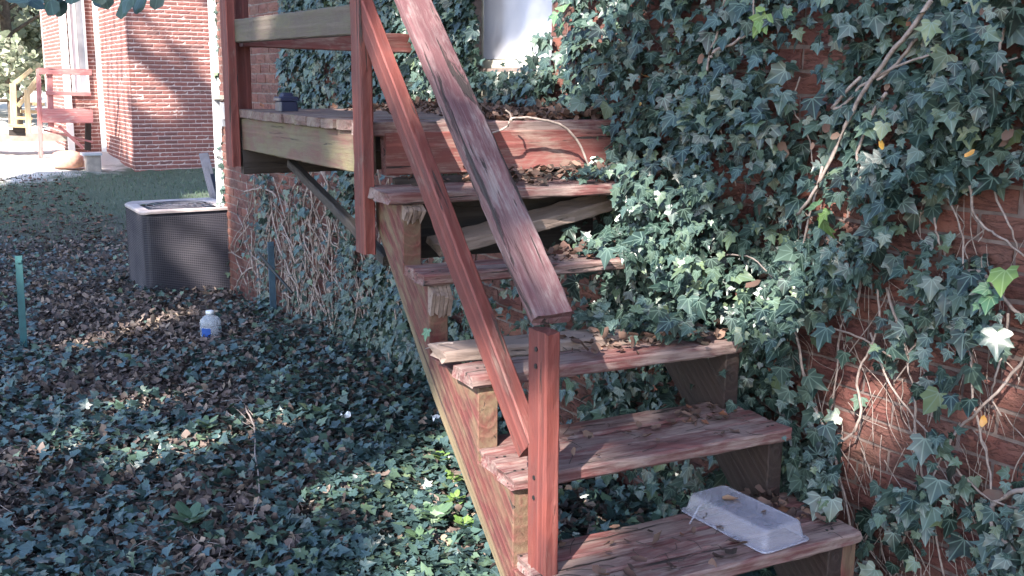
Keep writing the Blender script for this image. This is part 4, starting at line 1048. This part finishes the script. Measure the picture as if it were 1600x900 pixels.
# stakes
def stake(px0, py0, px1, py1, w_, mat, name, label, drop=.15):
    b_ = on_ground(px0, py0); t_ = on_plane(px1, py1, b_, (math.sin(.469), math.cos(.469), 0)); d_ = nrm(t_-b_)
    th = thing(name, b_, label, 'stake'); m = MB(); c = (b_-d_*drop+t_)/2; hl = np.linalg.norm(t_-b_+d_*drop)/2; sd_ = nrm(np.cross(d_, [0, 1, 0])); fw = np.cross(sd_, d_)
    m.box(c, d_*hl, sd_*w_/2, fw*.004); m.box(c+sd_*w_*.46+fw*.008, d_*hl, sd_*.003, fw*.008); m.box(c-sd_*w_*.46+fw*.008, d_*hl, sd_*.003, fw*.008); m.obj('stake_post', M[mat], th)
    m = MB(); m.box(t_-d_*.03-fw*.008, d_*.008, sd_*w_*.35, fw*.006); m.obj('clip', M[mat], th)
stake(38, 548, 29, 400, .036, 'teal', 'garden_stake', 'teal metal garden stake standing at the left edge')
stake(428, 495, 423, 378, .040, 'blue', 'garden_stake', 'faded blue garden stake in front of the ivy wall under the deck')
b_ = onW(457, 458, .25); t_ = onW(402, 394, .22); mb = MB(); mb.tube([b_, (b_+t_)/2, t_], .009, 8); o = mb.obj('metal_rod', M['black'], None, True); tag(o, 'thin black rod leaning across the blue stake under the deck', 'rod')
# pale concrete splash block, low wall details
mb = MB(); mb.box(onW(470, 522, .05), TW*.12, NW*.03, EZ*.05); tag(mb.obj('wall_vent', M['concrete'], None), 'pale crawl-space vent block low on the wall under the deck', 'vent')

# ------------------------------------------------------------ neighbour's small deck, steps and yard things
nd = thing('neighbour_deck', atD(75, 245, 16.9), 'faded pink-red railed deck against the neighbouring building', 'deck')
def B17(x, y, dd=17.0): return onY(x, y, dd)
YD = 16.6
def pb(name, a, b, w_, t_, mat, par, Y=YD, up=(0, -1, 0)): return board(name, onY(*a, Y), onY(*b, Y), w_, t_, M[mat], par, up, seg=3)
pb('post', (64, 248), (60, 108), .07, .07, 'pinkdeck', nd); pb('post', (80, 198), (77, 108), .09, .05, 'pinkdeck', nd, YD-.02)
pb('top_rail', (60, 111), (143, 113), .10, .06, 'pinkdeck', nd, YD-.07); pb('mid_rail', (72, 145), (142, 147), .07, .04, 'pinkdeck', nd, YD-.07)
pb('platform', (66, 181), (145, 182), .22, .05, 'pinkdeck', nd, YD-.1)
mb = MB(); a = onY(66, 173, YD); b = onY(143, 174, YD); mb.box((a+b)/2+TW*.5, (b-a)/2, TW*.5, EZ*.02); mb.obj('platform_boards', M['pinkdeck'], nd)
pb('brace', (92, 197), (130, 232), .05, .04, 'pinkdeck', nd, YD-.03); pb('post', (137, 235), (138, 190), .10, .05, 'dark', nd, YD+.4); pb('mid_rail', (68, 203), (145, 222), .03, .02, 'pinkdeck', nd, YD+.1)
ns = thing('tan_steps', onY(40, 205, 17.6), 'tan wooden steps with sloping handrails beyond the pink deck', 'stairs'); YS = 17.7
pb('post', (22, 196), (20, 130), .10, .08, 'tan', ns, YS); pb('post', (45, 208), (42, 140), .09, .08, 'tan', ns, YS-.3)
pb('handrail', (22, 131), (50, 108), .07, .06, 'tan', ns, YS); pb('handrail', (28, 166), (56, 132), .07, .05, 'tan', ns, YS-.05); pb('handrail', (44, 140), (62, 118), .06, .05, 'tan', ns, YS-.3)
for i, (x, y) in enumerate(((24, 196), (34, 184), (44, 174), (54, 162))): pb('step', (x-12, y), (x+16, y+1), .05, .28, 'tan', ns, YS+i*.1)
for i, (x, y) in enumerate(((14, 207), (20, 200))): pb('riser', (x, y), (x+26, y+1), .10, .04, 'dark', ns, YS-.05*i)
bl = onY(145, 252, 15.9); bk = thing('wooden_stool', bl-EZ*.16, 'low grey-brown box stool by the corner of the neighbouring building', 'stool')
rbox('body', bl-EZ*.20, .11, .12, 0, .30, .02, M['concrete'], bk); rbox('top', bl-EZ*.20+NW*-.02, .15, .15, .302, .34, .02, M['grey'], bk)
pc = onY(105, 250, 16.3); pcx = thing('plastic_tub', pc-EZ*.06, 'peach plastic tub lying in the sun under the small deck', 'tub')
lathe('tub_body', [(.20, 0), (.24, .03), (.25, .16), (.20, .24), (.10, .27)], pc-EZ*.12, M['peach'], pcx, 16); rbox('foot', pc-EZ*.12+NW*.22, .08, .06, 0, .1, .02, M['peach'], pcx)
mb = MB(); c = onY(10, 215, 18.6); mb.box(c, NW*1.2, TW*.15, EZ*.07); tag(mb.obj('curb_wall', M['concrete'], None), 'low grey concrete edging behind the tan steps', 'wall')

# ------------------------------------------------------------ trees
def leafcloud(name, centers, radii, n, s0, s1, mat, parent, T=LT, flat=.8):
    P = []
    for i in range(n):
        k = rnd.randrange(len(centers)); d = nr.normal(0, 1, 3); d /= np.linalg.norm(d); r_ = radii[k]*(nr.random()**.4)
        P.append(np.asarray(centers[k])+d*r_*np.array([1, 1, flat]))
    P = np.array(P); X, Y, Z = orient(nr.normal(0, 1, (n, 3))+np.array([0, 0, .6]), nr.normal(0, 1, (n, 3)))
    o = link(name, leaves_mesh(name, T, P, X, Y, Z, nr.uniform(s0, s1, n)), mat, parent); return o
def tree(base, h, spread, label, n=12000, nclump=44, s=(.10, .22), lean=(0, 0), low=.12, mat='tree'):
    th = thing('broadleaf_tree', base, label, 'tree', 'trees behind the neighbouring yard')
    base = np.asarray(base, float); top = base+np.array([lean[0], lean[1], h*.8])
    tube('trunk', [base-EZ*.3, base+EZ*h*.3+np.array([lean[0]*.2, 0, 0]), top], [h*.022, h*.015, h*.004], M['bark'], th, k=9, sub=4, wob=.02)
    C_ = []; R2 = []
    for i in range(nclump):
        a = rnd.uniform(0, 6.28); t = rnd.uniform(low, 1); rr_ = spread*(1-.6*abs(t-.5)**1.2)*rnd.random()**.5
        c = base+np.array([math.cos(a)*rr_+lean[0]*t, math.sin(a)*rr_+lean[1]*t, h*t]); C_.append(c); R2.append(rnd.uniform(.35, .8)*spread*.36)
    mb = MB()
    for c in C_[:16]:
        st_ = base+(top-base)*min(.95, max(.1, (c[2]-base[2])/h-.1)); mb.tube(smooth_path([st_, (st_+c)/2+nr.normal(0, .1, 3), c], 3), np.linspace(h*.006, h*.0015, 7), 5)
    mb.obj('branches', M['bark'], th, True)
    leafcloud('crown', C_, R2, n, s[0], s[1], M[mat], th)
for (px, Y_, h_, sp, lb_, low) in ((20, 24, 7.5, 2.6, 'tall pale-leaved tree just behind the tan steps', .05), (-90, 27, 9, 3.2, 'broad tree at the far left beyond the frame edge', .05), (85, 27, 9, 2.6, 'tree with sunlit leaves between the steps and the building', .05), (60, 36, 12, 4.0, 'taller tree standing furthest back in the yard', .03), (-40, 40, 13, 4.5, 'wide tree furthest back on the left', .03), (150, 41, 13, 4.2, 'high tree mostly behind the neighbouring building', .03)):
    p = onY(px, 150, Y_); b_ = np.array([p[0], p[1], float(gz(p[0], p[1]))]); tree(b_, h_, sp, lb_, low=low)
# woodland edge far off
n = 15000; P = np.column_stack([nr.uniform(-40, 30, n), nr.uniform(50, 62, n), nr.uniform(0, 1, n)**.8*14+1]); X, Y, Z = orient(nr.normal(0, 1, (n, 3)), nr.normal(0, 1, (n, 3)))
tag(link('far_woodland', leaves_mesh('wood', LT, P, X, Y, Z, nr.uniform(.7, 1.5, n)), M['tree']), 'far edge of woodland closing the view', kind='stuff')
# leaves hanging into the top left of the view
ob = thing('overhanging_branch', atD(60, -60, 3.2), 'out-of-reach leafy branch hanging into the top left corner', 'branch')
M['over'] = leafmat('overhang_leaf', [(0, (.02, .045, .03)), (1, (.04, .075, .05))], vein=(.1, .16, .12), vein_amt=.4)
tube('stem', [atD(-140, -80, 3.4), atD(0, -32, 3.2), (atD(120, -28, 3.1)), atD(240, -30, 3.0)], .006, M['stem'], ob, k=6)
pp = [(5, -5), (25, -14), (50, -4), (62, -16), (78, -8), (95, -2), (110, -12), (128, -4), (140, -16), (205, -18), (222, -6), (232, -14), (160, -30), (185, -28), (250, -28), (30, -28), (90, -26), (120, -30), (212, -30)]
pp += [(15, -16), (38, -8), (70, -26), (102, -16), (135, -22), (150, -10), (198, -8), (212, -14), (228, -20), (-5, -2)]
P = np.array([atD(x, y+3, 3.1+nr.normal(0, .1)) for x, y in pp]); n = len(P); X, Y, Z = orient(np.tile(-F_, (n, 1))+nr.normal(0, .4, (n, 3))+np.array([0, 0, .5]), np.tile([0, 0, -1.], (n, 1))+nr.normal(0, .45, (n, 3)))
leaf_objects('leaf', LT, 'over_leaf', M['over'], P, X, Y, Z, nr.uniform(.06, .085, n), ob)

# ------------------------------------------------------------ unseen shade trees behind and left of the camera, crowns shaped to cast dapples
e1 = nrm(np.cross(SUN_DIR, [0, 0, 1])); e2 = np.cross(e1, SUN_DIR)
def uv_(P): P = np.asarray(P); return P@e1, P@e2
cell = .12; marks = set()
def mark(P, r_=1):
    u, v = uv_(P); i, j = int(u//cell), int(v//cell)
    for a in range(-r_, r_+1):
        for b in range(-r_, r_+1): marks.add((i+a, j+b))
for x in np.arange(-3.2, 1.2, .2):
    for y in np.arange(-2.0, 13.6, .2): mark((x, y, float(gz(x, y))), 1)
for x in np.arange(-.5, 2.8, .2):
    for y in np.arange(13.4, 15.7, .2): mark((x, y, float(gz(x, y))), 1)
for v in np.arange(-2.5, 6.6, .15):
    for z in np.arange(-.7, 2.2, .15): mark(H(0, v, z)); mark(H(-1, v, z))
for x in np.arange(-.1, 2.8, .15):
    for z in np.arange(-.6, 2.4, .15): mark(nc+NW*x+EZ*z)
for v in np.arange(0, 2.6, .15):
    for z in np.arange(-.6, 2.4, .15): mark(nc+TW*v+EZ*z)
holes = []  # gaps cut in the crowns so sun patches land on chosen spots
def hole(P, r_): u, v = uv_(P); holes.append((u, v, r_*1.25+.01))
for x, y, r_ in ((715, 610, .05), (738, 640, .07), (752, 682, .07), (762, 730, .05), (782, 800, .07), (775, 765, .06), (795, 850, .07)): hole(onX(x, y, .012), r_)
hole(onZ(765, 700, 0), .05)
for x, y, r_ in ((742, 880, .17), (728, 835, .10), (692, 742, .09), (250, 712, .05), (262, 498, .08), (215, 515, .07), (150, 540, .05), (225, 640, .06), (335, 700, .05), (560, 770, .04), (445, 660, .03), (120, 700, .04), (700, 790, .07), (715, 700, .04)):
    if r_: hole(on_ground(x, y), r_)
for x, y, r_ in ((838, 650, .03), (838, 700, .035), (838, 760, .035), (838, 820, .03)): hole(onX(x, y, .03), r_)
for x, y, r_ in ((655, 60, .06), (672, 100, .05), (640, 10, .07)): hole(onX(x, y, .05)+EZ*.0, r_)
for x, y, r_ in ((700, 150, .06), (672, 135, .06), (765, 93, .045), (790, 84, .05), (815, 68, .045), (838, 42, .04), (640, 60, .06), (870, 45, .05), (930, 20, .09), (960, 50, .06), (870, 110, .04), (900, 130, .05)): hole(onW(x, y, .03), r_)
for x, y, r_ in ((716, 240, .035), (870, 235, .05), (900, 245, .05)): hole(onY(x, y, .98), r_)
for x, y, r_, o_ in ((960, 385, .07, .25), (1000, 370, .08, .25), (1020, 420, .09, .22), (1000, 340, .06, .2), (1050, 450, .08, .2), (1110, 475, .07, .15), (1160, 500, .07, .12), (960, 420, .05, .3), (1200, 500, .05, .08), (1020, 470, .06, .2), (985, 440, .07, .25), (1075, 500, .06, .15), (1130, 500, .05, .12), (935, 370, .05, .3), (1040, 395, .06, .22), (1225, 470, .03, .05)): hole(onW(x, y, o_), r_)
for x, y, r_ in ((1345, 640, .022), (1375, 660, .022), (1310, 335, .02), (1560, 615, .008), (1150, 590, .03)): hole(onW(x, y, 0), r_)
hole(onZ(950, 545, RISE), .03)
fy = nc@TW
for x, y, r_ in ((215, 125, .13), (235, 145, .15), (250, 150, .10), (225, 152, .10), (270, 10, .28), (300, 25, .20), (250, -10, .2), (322, 75, .14), (335, 90, .15), (340, 125, .10), (235, 60, .08), (280, 55, .08)): hole(on_plane(x, y, nc, TW), r_)
for a_ in (.35, .8, 1.25, 1.7, 2.15, 2.5):
    for z in np.arange(-.2, 2.4, .1): hole(nc+TW*(a_+.06*math.sin(z*3))+EZ*z, .07+.03*math.sin(z*5+a_*7))
for z in np.arange(-.3, 1.7, .1): hole(dsx+EZ*z, .07)
hole(ac_c+EZ*.74-TW*.1, .14); hole(onY(300, 395, ay), .06); hole(onY(320, 430, ay), .04); hole(onY(262, 318, ay+.2), .1)
hole(onX(450, 30, 0.02), .05); hole(onX(545, 250, 0.0), .04)
ha = np.array(holes)
LP = []; LS = []
for (i, j) in marks:
    for _ in range(8):
        u = (i+nr.random())*cell; v = (j+nr.random())*cell; d = np.hypot(ha[:, 0]-u, ha[:, 1]-v)-ha[:, 2]
        if d.min() < .03: continue
        t = 17+nr.normal(0, 1.5); LP.append((u, v, t)); LS.append(.06 if d.min() < .10 else (.11 if d.min() < .2 else .19))
LP = np.array(LP); LS = np.array(LS); Q = LP[:, :1]*e1+LP[:, 1:2]*e2+(LP[:, 2:3])*SUN_DIR
Q = Q + SUN_DIR*0.0; n = len(Q)
X, Y, Z = orient(np.tile(SUN_DIR, (n, 1))+nr.normal(0, .45, (n, 3)), nr.normal(0, 1, (n, 3)))
Q = Q-Y*LS[:, None]*.5
yt = [(-10.5, -12.0, 'unseen shade tree left behind the viewpoint, crown shaped to cast dappled shade'), (-12.5, -3.0, 'unseen shade tree left of the garden, crown shaped to cast dappled shade'), (-10.5, 5.5, 'unseen shade tree left of the neighbouring yard, crown shaped to cast dappled shade')]
split = np.array([int(np.argmin([(q[0]-a)**2+(q[1]-b)**2 for a, b, _ in yt])) for q in Q])
for k_, (a, b, lb_) in enumerate(yt):
    th = thing('shade_tree', (a, b, float(gz(a, b))), lb_, 'tree'); g0 = float(gz(a, b)); m = split == k_
    if not m.any(): continue
    cq = Q[m].mean(0); tube('trunk', [(a, b, g0-.2), (a+.1, b, 2.0), tuple((np.array([a, b, 4.0])*.5+cq*.5)), tuple(cq)], [.28, .22, .13, .05], M['bark'], th, k=9, sub=4, wob=.01)
    o = link('crown', leaves_mesh('crown', LT, Q[m], X[m], Y[m], Z[m], LS[m]*1.35), M['tree'], th)
print('canopy leaves', n, 'z', Q[:, 2].min(), Q[:, 2].max())
